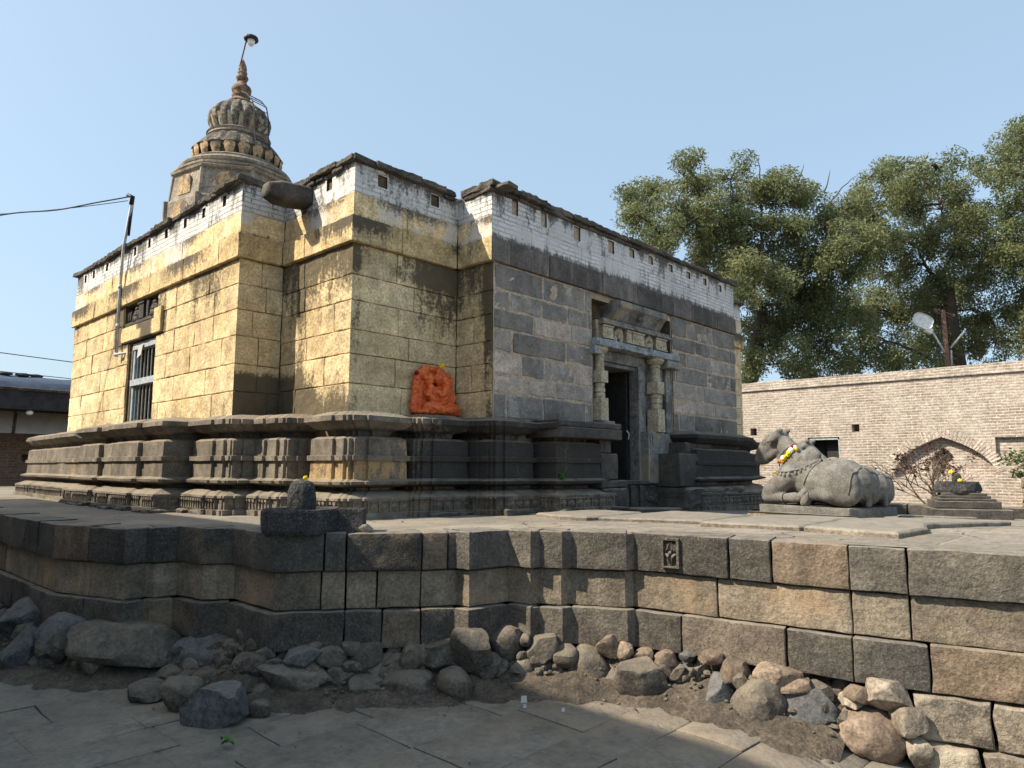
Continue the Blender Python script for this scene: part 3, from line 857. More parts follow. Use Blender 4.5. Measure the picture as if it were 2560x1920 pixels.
# (u, v, w, h, style, tilt, material, label)
G_ = 'boulders wedged under the platform'
BO = [
 (82, 1562, 128, 95, 'a', .25, 'bluerock', 'slanting grey boulder at the far left end of the rubble footing'),
 (60, 1635, 88, 92, 'a', .5, 'bluerock', 'pale scuffed boulder resting on the paving at the left edge of the photo'),
 (14, 1566, 45, 70, 'a', .1, 'boulder', 'dark stone cut off by the left edge of the photo'),
 (165, 1594, 142, 108, 'a', .15, 'bluerock', 'big dark boulder second from the left under the platform'),
 (322, 1614, 238, 98, 'f', .03, 'boulder', 'long flat-topped boulder jutting out below the left block course'),
 (416, 1634, 66, 86, 'a', -.5, 'boulder', 'leaning wedge-shaped stone between the flat-topped and the bluish boulder'),
 (552, 1640, 206, 112, 'a', -.12, 'bluerock', 'wide bluish boulder left of the platform corner'),
 (372, 1726, 92, 56, 'r', 0, 'boulder', 'low brown stone half sunk in earth left of the corner'),
 (430, 1690, 66, 48, 'r', .2, 'redrock', 'small reddish stone under the bluish boulder'),
 (470, 1698, 46, 36, 'r', 0, 'boulder', 'fist-sized stone beside the small reddish stone'),
 (455, 1735, 92, 86, 'r', .3, 'boulder', 'smooth rounded boulder leaning on the sharp-edged block'),
 (556, 1755, 150, 108, 'a', .05, 'bluerock', 'sharp-edged block of rock standing furthest onto the paving'),
 (520, 1696, 62, 46, 'a', .1, 'boulder', 'little angular stone behind the sharp-edged block'),
 (655, 1731, 48, 44, 'r', 0, 'redrock', 'upper of two round pinkish stones beside the sharp-edged block'),
 (652, 1776, 46, 44, 'r', 0, 'redrock', 'lower of two round pinkish stones beside the sharp-edged block'),
 (122, 1655, 82, 50, 'r', 0, 'boulder', 'mound-like stone sunk in earth near the left edge'),
 (225, 1655, 62, 36, 'a', -.4, 'boulder', 'thin slanting stone under the flat-topped boulder'),
 (738, 1688, 162, 66, 'f', .08, 'boulder', 'flat lens-shaped boulder below the front corner of the platform'),
 (760, 1637, 80, 42, 'f', .05, 'bluerock', 'thin bluish slab wedged right under the corner block'),
 (778, 1625, 40, 24, 'a', 0, 'bluerock', 'small bluish chip lying on the thin slab'),
 (832, 1641, 66, 46, 'r', .1, 'boulder', 'loaf-shaped stone right of the thin bluish slab'),
 (852, 1693, 76, 66, 'a', .2, 'boulder', 'blunt dark stone right of the lens-shaped boulder'),
 (914, 1648, 74, 74, 'a', -.1, 'boulder', 'blocky stone under the second corner block'),
 (876, 1622, 46, 26, 'a', .1, 'boulder', 'flat sliver of stone under the second corner block'),
 (918, 1712, 108, 62, 'a', .15, 'boulder', 'broad dark stone at the foot of the bank in the shade'),
 (1026, 1650, 60, 80, 'r', .1, 'boulder', 'egg-shaped stone standing on end in the shade'),
 (984, 1680, 46, 50, 'a', .3, 'bluerock', 'jagged little stone beside the egg-shaped stone'),
 (1098, 1642, 104, 82, 'a', -.2, 'boulder', 'heavy angular boulder right of the egg-shaped stone'),
 (1020, 1712, 116, 66, 'r', 0, 'boulder', 'low rounded stone at the paving below the egg-shaped stone'),
 (1180, 1624, 96, 112, 'a', .1, 'boulder', 'tall dark boulder under the first step of the outline'),
 (1138, 1712, 84, 72, 'r', .2, 'boulder', 'buried pyramid-like stone in the shaded bank'),
 (1218, 1690, 100, 56, 'r', 0, 'boulder', 'long buried stone at the shaded paving edge'),
 (1260, 1608, 82, 84, 'r', 0, 'boulder', 'ball-shaped boulder in the shade'),
 (1308, 1668, 62, 56, 'r', .3, 'redrock', 'cone of reddish stone below the ball-shaped boulder'),
 (1313, 1600, 24, 30, 'r', 0, 'boulder', 'small upright pebble right of the ball-shaped boulder'),
 (1352, 1617, 78, 58, 'a', -.15, 'boulder', 'angular stone tucked under the shaded block course'),
 (1413, 1640, 62, 50, 'r', 0, 'boulder', 'oval pale-topped stone left of the half-lit boulder'),
 (1362, 1664, 50, 44, 'a', .1, 'boulder', 'rough dark stone below the oval pale-topped stone'),
 (1474, 1670, 100, 98, 'r', .25, 'boulder', 'big smooth boulder half in shade and half in sun'),
 (1522, 1617, 54, 54, 'a', -.4, 'redrock', 'cracked sunlit stone above the half-lit boulder'),
 (1562, 1630, 38, 44, 'r', 0, 'redrock', 'small sunlit stone next to the cracked stone'),
 (1608, 1640, 48, 36, 'a', -.3, 'redrock', 'slanting sunlit stone third along below the bright blocks'),
 (1668, 1648, 56, 54, 'a', 0, 'redrock', 'cube-like orange-brown stone in the sun'),
 (1718, 1641, 36, 28, 'a', .3, 'bluerock', 'small flat chip beside the cube-like stone'),
 (1596, 1700, 122, 104, 'a', -.2, 'boulder', 'large two-toned boulder with a bluish crust in the sun'),
 (1706, 1693, 116, 92, 'a', .1, 'bluerock', 'large pale grey boulder with a pointed top in the sun'),
 (1776, 1642, 48, 36, 'a', .2, 'redrock', 'stone in the shadow under the long sunlit block'),
 (1838, 1680, 78, 68, 'a', .1, 'redrock', 'block of pinkish stone close under the long sunlit block'),
 (1802, 1733, 78, 92, 'a', .15, 'bluerock', 'upright grey boulder between the pointed and the round one'),
 (1940, 1690, 104, 48, 'f', .2, 'redrock', 'tilted oblong sunlit stone under the long block'),
 (1904, 1752, 122, 112, 'r', .2, 'boulder', 'big rounded tan boulder on the sunlit paving'),
 (1990, 1716, 80, 42, 'a', .1, 'redrock', 'low rubble stone behind the bluish-topped boulder'),
 (2040, 1782, 136, 124, 'a', -.1, 'bluerock', 'bluish-topped broken boulder on the sunlit paving'),
 (2130, 1752, 60, 34, 'a', -.2, 'palerock', 'small flat grey stone right of the bluish-topped boulder'),
 (2182, 1836, 152, 120, 'r', .05, 'redrock', 'large reddish-brown boulder nearest the camera'),
 (2222, 1738, 92, 66, 'a', .1, 'palerock', 'lime-crusted stone above the reddish-brown boulder'),
 (2286, 1868, 52, 80, 'a', .1, 'palerock', 'narrow limed stone right of the reddish-brown boulder'),
 (2148, 1730, 60, 40, 'a', 0, 'redrock', 'stone half hidden in the dark gap under the end block'),
 (2270, 1795, 70, 74, 'a', .2, 'palerock', 'lime-plastered stone against the end of the platform'),
]
HX = Vector((CR.x, CR.y, 0)).normalized(); HY = Vector((CF.x, CF.y, 0)).normalized()
for i, (u, v, w, h, sty, tilt, mt, lab) in enumerate(BO):
    d = ray(u, v)
    tw = outline_hit(d)
    db = ray(u, v + h * .5)
    tg = GZ / db.z
    for _ in range(4): tg = gz(db.x * tg, db.y * tg) / db.z
    dep = min(tw - .05, tg + .04)
    hw = w * dep / FPX / 2; hh = h * dep / FPX / 2
    hd = min(max(hw, hh) * .85, .26) + .04
    if tg < tw: dep += hd * .35
    c = d * dep
    q = Quaternion(HY, tilt)
    ax = (q @ HX, HY, q @ Vector((0, 0, 1)))
    mb = rock_mesh(c, ax, (hw * 1.2, hd, hh * 1.17), 31 + i * 7, {'a': 13, 'r': 5, 'f': 10}[sty], sty != 'r', 4 if w > 90 else 3)
    mb.solo('boulder', M[mt if u > 1450 or mt == 'bluerock' else 'boulder'], lab, 'boulder', G_, None, True, 28)  # stones left of the sun edge go darker grey: shade put into the colour

def rubble():
    # smaller stones packed between and behind the boulders
    R = random.Random(15)
    mb = MB()
    P = OUT[2:24]
    for i in range(len(P) - 1):
        a = Vector(P[i]); b = Vector(P[i + 1]); L = (b - a).length
        u = (b - a).normalized(); n = Vector((u.y, -u.x))
        for _ in range(max(1, int(L * 46))):
            e = R.uniform(-.18, .14); p = a + u * R.uniform(0, L) + n * e
            z = R.uniform(-1.66, -1.48) - .4 * max(0, e) + gz(p.x, p.y) - GZ
            r = R.uniform(.03, .1) * (1.25 if p.x < 4 else 1.0)
            q = Quaternion(Vector((R.gauss(0, 1), R.gauss(0, 1), R.gauss(0, 1))).normalized(), R.uniform(0, 3))
            m = rock_mesh((p.x, p.y, z), (q @ Vector((1, 0, 0)), q @ Vector((0, 1, 0)), q @ Vector((0, 0, 1))), (r * R.uniform(.9, 1.5), r, r * R.uniform(.6, 1)), R.randint(0, 999), 4, R.random() < .6, 2)
            k = len(mb.v); c = R.random()
            mb.v += m.v; mb.rn += [c] * len(m.v); mb.st += m.st; mb.f += [tuple(x + k for x in f) for f in m.f]; mb.m += m.m
    o = mb.build('rubble', M['boulder'], None, False)
    tagp(o, 'small dark rubble packed between the boulders of the footing', 'rubble', None, 'stuff')
rubble()

def gravel():
    R = random.Random(5)
    mb = MB()
    P = OUT[2:24]
    for i in range(len(P) - 1):
        a = Vector(P[i]); b = Vector(P[i + 1]); L = (b - a).length
        u = (b - a).normalized(); n = Vector((u.y, -u.x))
        for _ in range(int(L * 62)):
            e = R.uniform(-.03, .5) if R.random() < .6 else R.uniform(0, .25)
            p = a + u * R.uniform(0, L) + n * e
            z = -1.55 - e * .45
            z = max(z, -1.75) + gz(p.x, p.y) - GZ
            r = R.uniform(.006, .03) * (1.3 if e < .2 else .6)
            mb.cr = R.random()
            mb.ball((p.x, p.y, z + r * .3), r, 6, 4, (R.uniform(.7, 1.4), R.uniform(.7, 1.4), R.uniform(.5, 1)), .35, R.uniform(0, 99))
    o = mb.build('gravel', M['boulder'], None, False)
    tagp(o, 'loose chips and gravel spilling from the bank below the platform', 'gravel', None, 'stuff')
gravel()
# ------------------------------------------------------------------ temple walls
random.seed(21)
XA, YA = 3.895, 8.292
XB, YB = 4.49, 6.733
XC, YC = 6.106, 6.102
XD = 12.733
YF = 14.878
MX = XC + XD                                    # mirror: x -> MX - x
FY = YA + YF                                    # mirror: y -> FY - y
ZW0, ZCB, ZCT, ZUC, ZPT = .62, 2.59, 2.9, 3.19, 3.56
PLAN = [(XA, YF), (XA, YA), (XB, YA), (XB, YB), (XC, YB), (XC, YC), (XD, YC), (XD, YB), (MX - XB, YB), (MX - XB, YA), (MX - XA, YA), (MX - XA, YF),
        (MX - XB, YF), (MX - XB, FY - YB), (XB, FY - YB), (XB, YF)]
temple = thing('stone_temple', 'old stone temple with ochre flank walls, bare grey entrance front and whitewashed parapet', 'temple', (XB, YB, -.5))

WIN = (10.86, 11.99, .64, 1.965)                # y0, y1, z0, z1 on the flank
FRZ = (10.86, 12.22, 2.235, 2.575)
DOOR_B = (8.17, 10.42, ZW0 - .01, 2.56)         # doorway set into the entrance front

def prism(poly, z0, z1, mb=None):
    mb = mb or MB()
    A = [mb.vert((p[0], p[1], z0)) for p in poly]; B = [mb.vert((p[0], p[1], z1)) for p in poly]
    mb.face(A[::-1]); mb.face(B)
    n = len(poly)
    for i in range(n):
        j = (i + 1) % n
        mb.m_next = i
        mb.face((A[i], A[j], B[j], B[i]))
    return mb

def core():
    mb = prism(offs(PLAN, -.016, True), -.5, 3.5)
    # side faces were written after the two caps, in edge order
    for k, fi in enumerate(range(2, 2 + len(PLAN))):
        mb.m[fi] = 1 if k == 5 else 0
    o = mb.build('wall_core', [M['darkjoint'], M['mortar']], temple)
    c = MB(); c.box(XA - .3, XA + 1.5, WIN[0] + .02, WIN[1] - .02, WIN[2], WIN[3])
    cut(o, c)
    c = MB(); c.box(XA - .3, XA + .16, FRZ[0], FRZ[1], FRZ[2], FRZ[3]); cut(o, c)
    c = MB(); c.box(8.46, 9.72, YC - .5, YC + 3.0, -.19, 1.62); cut(o, c)
    c = MB(); c.box(8.2, 10.4, YC - .5, YC + .2, -.6, 2.5); cut(o, c)
    return o
core()

ZS = [ZW0, .664 + .28, 1.18, 1.469, 1.755, 2.011, 2.258, ZCB]
ZSY = [ZW0, .93, 1.27, 1.62, 1.95, 2.27, ZCB]
ZSB = [ZW0, .96, 1.3, 1.58, 1.92, 2.22, ZCB]

# where rain has left dark growth on the limewash
def st_flank(p):
    v = .14
    v += .30 * max(0, min(1, (p[2] - 1.5) / 1.0)) * (.5 + .5 * math.sin(p[1] * 2.1 + 1.0))
    if 10.5 < p[1] < 12.6 and p[2] > 1.9: v += .25
    if p[2] < .9: v += .12
    return v
def st_ab(p):
    v = .08
    if p[2] < 1.35: v += 1.2 * max(0, min(1, (1.3 + .12 * nz(p, 2, 3) - p[2]) / .42))
    return v + .15 * max(0, (p[2] - 2.2))
def st_b1(p):                                   # flank of the corner projection
    v = .2 + .28 * max(0, min(1, (p[2] - 1.6) / .9))
    if p[1] > 7.6: v += .2 * max(0, 1 - abs(p[1] - 7.8) / .2)
    if p[2] < 1.3: v += 1.0 * max(0, min(1, (1.25 - p[2]) / .5)) * max(0, min(1, (p[1] - 7.35) / .7))
    v += .28 * max(0, min(1, (1.0 - p[2]) / .3))
    return v
def st_b2(p):
    v = .12 + .30 * max(0, min(1, (p[0] - 5.0) / .8)) * max(0, min(1, (p[2] - 1.3) / .7))
    v += .25 * max(0, 1 - abs(p[0] - 4.55) / .12)
    if p[2] > 2.3: v += .15
    return v
def st_c1(p):
    return .12 + .3 * max(0, min(1, (p[2] - 1.2) / 1.2)) + (.25 if p[1] < 6.2 else 0)
def st_pil(p): return .1

SH = (True, True)
def yellow_walls():
    ow = (YF - WIN[1], YF - WIN[0], WIN[2] - .1, WIN[3])
    ol = (YF - 12.27, YF - 10.60, WIN[3], FRZ[2])
    of = (YF - FRZ[1], YF - FRZ[0], FRZ[2], ZCB + .01)
    for a, b, zs, ln, ops, sd, kx, kz, st, sh in (
            ((XA, YF), (XA, YA), ZSY, (.55, 1.25), [ow, ol, of], 5, 6, 3, st_flank, (False, True)),
            ((XA, YA), (XB, YA), ZSY, (.3, .55), [], 6, 6, 4, st_ab, (True, False)),
            ((XB, YA), (XB, YB), ZSB, (.6, 1.1), [], 7, 9, 5, st_b1, (False, True)),
            ((XB, YB), (XC, YB), ZSB, (.6, 1.3), [], 8, 8, 4, st_b2, (True, False)),
            ((XC, YB), (XC, YC - .012), ZSB, (.45, .7), [], 9, 6, 4, st_c1, (False, True)),
            ((XD, YB), (MX - XB, YB), ZSB, (.6, 1.2), [], 10, 4, 2, st_pil, (False, True)),
            ((MX - XB, YB), (MX - XB, YA), ZSB, (.6, 1.2), [], 14, 1, 1, st_pil, (False, False)),
            ((MX - XB, FY - YB), (XB, FY - YB), ZSY, (.8, 1.4), [], 15, 1, 1, st_pil, (False, False)),
            ((XB, FY - YB), (XB, YF), ZSY, (.6, 1.2), [], 16, 1, 1, st_pil, (False, False))):
        mb = MB()
        courses(mb, a, b, zs, ln, .006, .1, .011, .007, ops, 0, sd, kx, kz, st, .006, 1.0, (0, 0), 6.0, sh)
        mb.build('ochre_wall', M['yellow'], temple)
yellow_walls()

def grey_wall():
    x0 = XC + .05
    full = (DOOR_B[0] - x0, DOOR_B[1] - x0, DOOR_B[2], DOOR_B[3])
    # left of the door, right of it, and the row above
    for k, (lo, hi) in enumerate(((DOOR_B[0] - x0, 99), (-99, DOOR_B[0] - x0))):
        mb = MB()
        courses(mb, (x0, YC), (XD, YC), ZS, (.42, 1.15), .03, .1, .014, .008, [full, (lo, hi, 0, 9)], .014, 31, 7, 4, None, .007, 2.4, (-.004, 0), 7.0)
        mb.build('grey_wall', M['grey'], temple)
    # pointing mortar between the blocks, nearly flush
    for (a, b, c, d) in subtract([(x0 - .02, XD - .01, ZW0, ZCB)], (DOOR_B[0], DOOR_B[1], DOOR_B[2], DOOR_B[3])):
        mb = MB()
        nx = max(1, int((b - a) / .06)); nzz = max(1, int((d - c) / .06))
        g = [[mb.vert((a + (b - a) * i / nx, YC - .006 - .006 * nz((a + (b - a) * i / nx, c + (d - c) * j / nzz, 0), 7, 3), c + (d - c) * j / nzz)) for i in range(nx + 1)] for j in range(nzz + 1)]
        for j in range(nzz):
            for i in range(nx): mb.face((g[j][i], g[j][i + 1], g[j + 1][i + 1], g[j + 1][i]))
        mb.build('pointing', M['mortar'], temple)
    mb = MB()
    courses(mb, (XC - .05, YC), (XD, YC), [ZCB, ZCT], (.55, 1.3), .008, .16, .010, .006, [], .055, 32, 6, 4, None, .004, 1.0, (0, 0), 6.0, (True, False))
    mb.build('dark_cornice', M['greydark'], temple)
    mb = MB()
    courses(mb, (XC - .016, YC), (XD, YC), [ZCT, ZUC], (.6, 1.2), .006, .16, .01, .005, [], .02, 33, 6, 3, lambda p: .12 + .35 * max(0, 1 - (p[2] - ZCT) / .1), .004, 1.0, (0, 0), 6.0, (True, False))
    mb.build('white_course', M['white'], temple)
grey_wall()

def st_cor(p): return .20 + .30 * (.5 + .5 * math.sin(p[0] * 3.3 + p[1] * 2.7)) * max(.2, min(1, (p[2] - 2.62) / .2))
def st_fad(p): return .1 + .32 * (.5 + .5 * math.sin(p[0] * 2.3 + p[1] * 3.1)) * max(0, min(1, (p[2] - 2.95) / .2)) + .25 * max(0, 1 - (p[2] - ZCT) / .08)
def cornices():
    segs = [(PLAN[i], PLAN[i + 1]) for i in (0, 1, 2, 3, 4)] + [(PLAN[7], PLAN[8]), (PLAN[8], PLAN[9]), ((MX - XB, FY - YB), (XB, FY - YB)), ((XB, FY - YB), (XB, YF))]
    e = .055
    OP = offs(PLAN, e, True); OQ = offs(PLAN, .02, True)
    for k, (i, sh) in enumerate(((0, (False, True)), (1, (True, False)), (2, (False, True)), (3, (True, False)), (4, (False, True)), (7, (False, True)), (8, (True, False)), (13, (False, False)), (14, (False, False)))):
        a, b = OP[i], OP[(i + 1) % 16]
        mb = MB(); courses(mb, a, b, [ZCB, ZCT], (.6, 1.5), .005, .18, .010, .006, [], 0, 41 + k, 7, 5, st_cor, .003, 1.0, (0, 0), 6.0, sh)
        mb.build('ochre_cornice', M['cornice'], temple)
        a, b = OQ[i], OQ[(i + 1) % 16]
        mb = MB(); courses(mb, a, b, [ZCT, ZUC], (.6, 1.4), .005, .18, .009, .006, [], 0, 61 + k, 6, 4, st_fad, .003, 1.0, (0, 0), 6.0, sh)
        mb.build('faded_course', M['faded'], temple)
cornices()

HOLES = [('x', XA, y, 3.445, .11, .14) for y in (8.79, 9.415, 10.013, 10.681, 11.345, 11.955, 13.269, 13.971, 14.434)]
HOLES += [('x', XB, 7.259, 3.42, .13, .15), ('x', XB, 7.9, 3.46, .12, .12)]
HOLES += [('y', YB, 4.871, 3.42, .145, .15), ('y', YB, 5.69, 3.42, .145, .15)]
HOLES += [('y', YC, 6.522, 3.40, .13, .2), ('y', YC, 7.104, 3.39, .13, .2), ('y', YC, 7.839, 3.38, .14, .2), ('y', YC, 8.674, 3.38, .15, .2),
          ('y', YC, 9.238, 3.41, .14, .14), ('y', YC, 9.79, 3.42, .13, .14), ('y', YC, 10.416, 3.42, .14, .13), ('y', YC, 11.014, 3.42, .15, .12), ('y', YC, 11.613, 3.42, .12, .13), ('y', YC, 12.2, 3.41, .12, .13)]
def parapet():
    P = offs(PLAN, .012, True)
    mb = MB()
    # outer skin subdivided and a little uneven, inner ring and top close the solid
    Q = offs(PLAN, -.3, True)
    N = len(P)
    zs = [ZUC, ZUC + .09, ZUC + .19, ZUC + .28, ZPT]
    def ring(poly, inner):
        cols = []
        for i in range(N):
            a = Vector(poly[i]); b = Vector(poly[(i + 1) % N])
            k = max(2, int((b - a).length / .16))
            if inner: k = max(2, int((Vector(P[(i + 1) % N]) - Vector(P[i])).length / .16))
            d = (b - a).normalized(); n = Vector((d.y, -d.x))
            for q in range(k):
                cols.append((a.lerp(b, q / k), n, q == 0))
        return cols
    A = ring(P, False); B = ring(Q, True)
    ga = []; gb = []
    for (p, n, cn) in A:
        col = []
        for j, z in enumerate(zs):
            w = 0 if cn else (.010 * nz((p.x, p.y, z), 5, 3) + .006 * nz((p.x, p.y, z), 14, 6))
            st = .16 + .5 * max(0, (z - ZPT + .2) / .2) * (.6 + .5 * nz((p.x, p.y, 0), .9, 2)) + .18 * max(0, nz((p.x, p.y, z), 1.3, 8))
            col.append(mb.vert((p.x + n.x * w, p.y + n.y * w, z), st))
        ga.append(col)
    for (p, n, cn) in B:
        gb.append([mb.vert((p.x, p.y, ZUC)), mb.vert((p.x, p.y, ZPT))])
    L = len(ga)
    for i in range(L):
        j = (i + 1) % L
        for k in range(len(zs) - 1):
            mb.face((ga[i][k], ga[j][k], ga[j][k + 1], ga[i][k + 1]))
        mb.face((ga[i][-1], ga[j][-1], gb[j][1], gb[i][1]))
        mb.face((gb[i][1], gb[j][1], gb[j][0], gb[i][0]))
        mb.face((ga[j][0], ga[i][0], gb[i][0], gb[j][0]))
    o = mb.build('parapet', M['white'], temple)
    c = MB()
    R = random.Random(4)
    for (ax, w0, s, z, w, h) in HOLES:
        w *= R.uniform(.9, 1.1)
        d = .36
        if ax == 'x': c.box(w0 - .1, w0 + d, s - w / 2, s + w / 2, z - h / 2, z + h / 2)
        else: c.box(s - w / 2, s + w / 2, w0 - .1, w0 + d, z - h / 2, z + h / 2)
    cut(o, c)
    # shade inside the putlog holes, put in as a darker material
    o.data.materials.append(M['coping'])
    org = WL[o]
    for f in o.data.polygons:
        p = f.center + org
        for (ax, w0, s, z, w, h) in HOLES:
            q = (p.x - w0, p.y - s) if ax == 'x' else (p.y - w0, p.x - s)
            if .0 < q[0] < .34 and abs(q[1]) < w * .6 and abs(p.z - z) < h * .62: f.material_index = 1
parapet()

def coping():
    mb = MB()
    R = random.Random(9)
    P = offs(PLAN, .085, True)
    N = len(P)
    for i in range(N):
        a = Vector((*P[i], 0)); b = Vector((*P[(i + 1) % N], 0))
        u = (b - a); L = u.length; u.normalize(); n = Vector((u.y, -u.x, 0))
        s = 0.0
        vis = i in (0, 1, 2, 3, 4, 5, 7, 8)
        while s < L - .02:
            w = min(R.uniform(.3, .75), L - s)
            if L - s - w < .2: w = L - s
            mb.cr = R.random()
            th = R.uniform(.055, .085)
            rblock(mb, a + u * s + Vector((0, 0, ZPT + R.uniform(-.012, .004))) + n * R.uniform(-.035, .025), u, n, w, th, .42, .010, .014, max(2, int(w / .045)) if vis else 1, 3, R.uniform(0, 50), 11, None, 1.2)
            s += w
    mb.build('coping', M['coping'], temple)
    # a second broken brick layer near the entrance corner
    for i, (s0, s1) in ((5, (0.0, 3.4)), (4, (0.05, .63)), (3, (1.2, 1.6)), (2, (.2, 1.1))):
        mb = MB()
        a = Vector((*P[i], 0)); b = Vector((*P[i + 1], 0)); u = (b - a).normalized(); n = Vector((u.y, -u.x, 0))
        s = s0
        while s < s1:
            w = R.uniform(.16, .34); mb.cr = R.random()
            if True:
                rblock(mb, a + u * s + Vector((0, 0, ZPT - .05 - R.uniform(0, .02))) - n * R.uniform(.02, .055), u, n, w, .048, .2, .012, .012, 3, 1, R.uniform(0, 50), 9, None, 1.2)
            s += w + .01
        mb.build('broken_brick_layer', M['coping'], temple)
    mb = prism(offs(PLAN, -.28, True), 3.3, 3.52)
    mb.build('roof', M['plaster'], temple)
coping()

def spout():
    mb = MB()
    y = 7.78
    pts = []; 
    N = 15; seg = 20
    rings = []
    for i in range(N):
        t = i / (N - 1)
        x = XB + .12 - t * .68
        w = .15 + .03 * math.sin(t * 2.6) - .03 * t; h = .118 + .02 * math.sin(t * 2.4) - .012 * t
        zc = 3.39 - .085 * t + .035 * t * t
        if t > .8: w *= 1 - (t - .8) * 1.2; h *= 1 - (t - .8) * 1.6
        ring = []
        for k in range(seg):
            a = 2 * math.pi * k / seg
            cy, cz = math.cos(a), math.sin(a)
            q = Vector((x, y + w * (abs(cy) ** .45) * (1 if cy > 0 else -1), zc + h * (abs(cz) ** .45) * (1 if cz > 0 else -1)))
            f = 1 + .08 * nz(q, 5, 2) + .04 * nz(q, 14, 6)
            ring.append(mb.vert((q.x + .012 * nz(q, 7, 1), y + (q.y - y) * f, zc + (q.z - zc) * f)))
        rings.append(ring)
    for i in range(N - 1):
        for k in range(seg):
            mb.face((rings[i][k], rings[i][(k + 1) % seg], rings[i + 1][(k + 1) % seg], rings[i + 1][k]))
    mb.face(rings[0][::-1]); mb.face(rings[-1])
    mb.build('water_spout', M['ledge'], temple, True)
spout()
# ------------------------------------------------------------------ plinth mouldings
random.seed(33)
PROF = [(.0, .64), (.05, .632), (.19, .585), (.228, .572), (.236, .515), (.19, .478), (.15, .445), (.05, .415), (.03, .36), (.12, .352), (.17, .325), (.178, .148),
        (.205, .144), (.206, .09), (.172, .086), (.178, -.105), (.215, -.122), (.265, -.136), (.258, -.165), (.16, -.188), (.06, -.205), (.06, -.232), (.16, -.245),
        (.262, -.285), (.318, -.308), (.325, -.332), (.302, -.338), (.302, -.462), (.335, -.466), (.34, -.56)]

def dbl(P, di, do, a2, a1, st, b2=None, b1=None):
    """outer corner cut back in two small steps on each side"""
    b2 = b2 or a2; b1 = b1 or a1
    P = Vector(P); di = Vector(di); do = Vector(do)
    ni = Vector((di.y, -di.x)); no = Vector((do.y, -do.x))
    q0 = P - di * a2; q1 = q0 - ni * st; q2 = P - di * a1 - ni * st; q3 = q2 - ni * st
    q4 = P - ni * 2 * st - no * 2 * st
    q5 = P + do * b1 - no * 2 * st; q6 = q5 + no * st; q7 = P + do * b2 - no * st; q8 = q7 + no * st
    return [tuple(q) for q in (q0, q1, q2, q3, q4, q5, q6, q7, q8)]

S_, E_, N_, W_ = (0, -1), (1, 0), (0, 1), (-1, 0)
def left_plan():
    p = [(XA + .35, YF + 1.6), (XA, YF + 1.6), (XA, YF + .05), (XA - .06, YF + .05)]
    # flank centre projection: blocks parted by deep slots
    p += [(XA - .06, 14.0), (XA - .12, 14.0), (XA - .12, 12.65), (XA + .12, 12.65), (XA + .12, 12.10), (XA - .30, 12.10), (XA - .30, 11.95), (XA - .36, 11.95), (XA - .36, 11.42), (XA - .30, 11.42),
          (XA - .30, 10.95), (XA + .06, 10.95), (XA + .06, 10.46), (XA - .38, 10.46), (XA - .38, 9.86), (XA - .32, 9.86), (XA - .32, 9.18), (4.32, 9.18), (4.32, 8.685), (3.875, 8.685)]
    p += dbl((3.875, 8.135), S_, E_, .38, .17, .036, .2, .09)
    p += [(4.205, 8.135)]
    p += dbl((4.205, 7.505), S_, E_, .40, .18, .034, .22, .10)
    p += [(4.86, 7.505), (4.86, 6.905), (4.425, 6.905)]
    p += dbl((4.425, 6.545), S_, E_, .28, .12, .036, .28, .12)
    p += [(4.87, 6.545), (4.87, 6.95), (5.265, 6.95)]
    p += dbl((5.265, 6.42), S_, E_, .22, .1, .03, .24, .11)
    p += [(5.70, 6.42), (5.70, 6.8), (6.08, 6.8)]
    p += dbl((6.08, 6.055), S_, E_, .24, .11, .034, .24, .11)
    p += [(6.47, 6.055), (6.47, 6.4), (6.92, 6.4), (6.92, YC - .33), (7.50, YC - .33), (7.50, YC + .1)]
    return p
def right_plan():
    p = [(10.42, YC + .1), (10.42, YC - .33), (MX - 6.86, YC - .33), (MX - 6.86, YC - .05)]
    p += [(MX - XC + .05 - .3, YC - .05), (MX - XC + .05 - .3, YC - .01), (MX - XC + .02, YC - .01), (MX - XC + .02, YB - .31)]
    p += [(MX - 5.28, YB - .31), (MX - 5.28, YB - .05), (MX - XB + .05, YB - .05), (MX - XB + .05, YA - .04), (MX - XA + .04, YA - .04), (MX - XA + .04, YF), (MX - XA - .3, YF)]
    return p

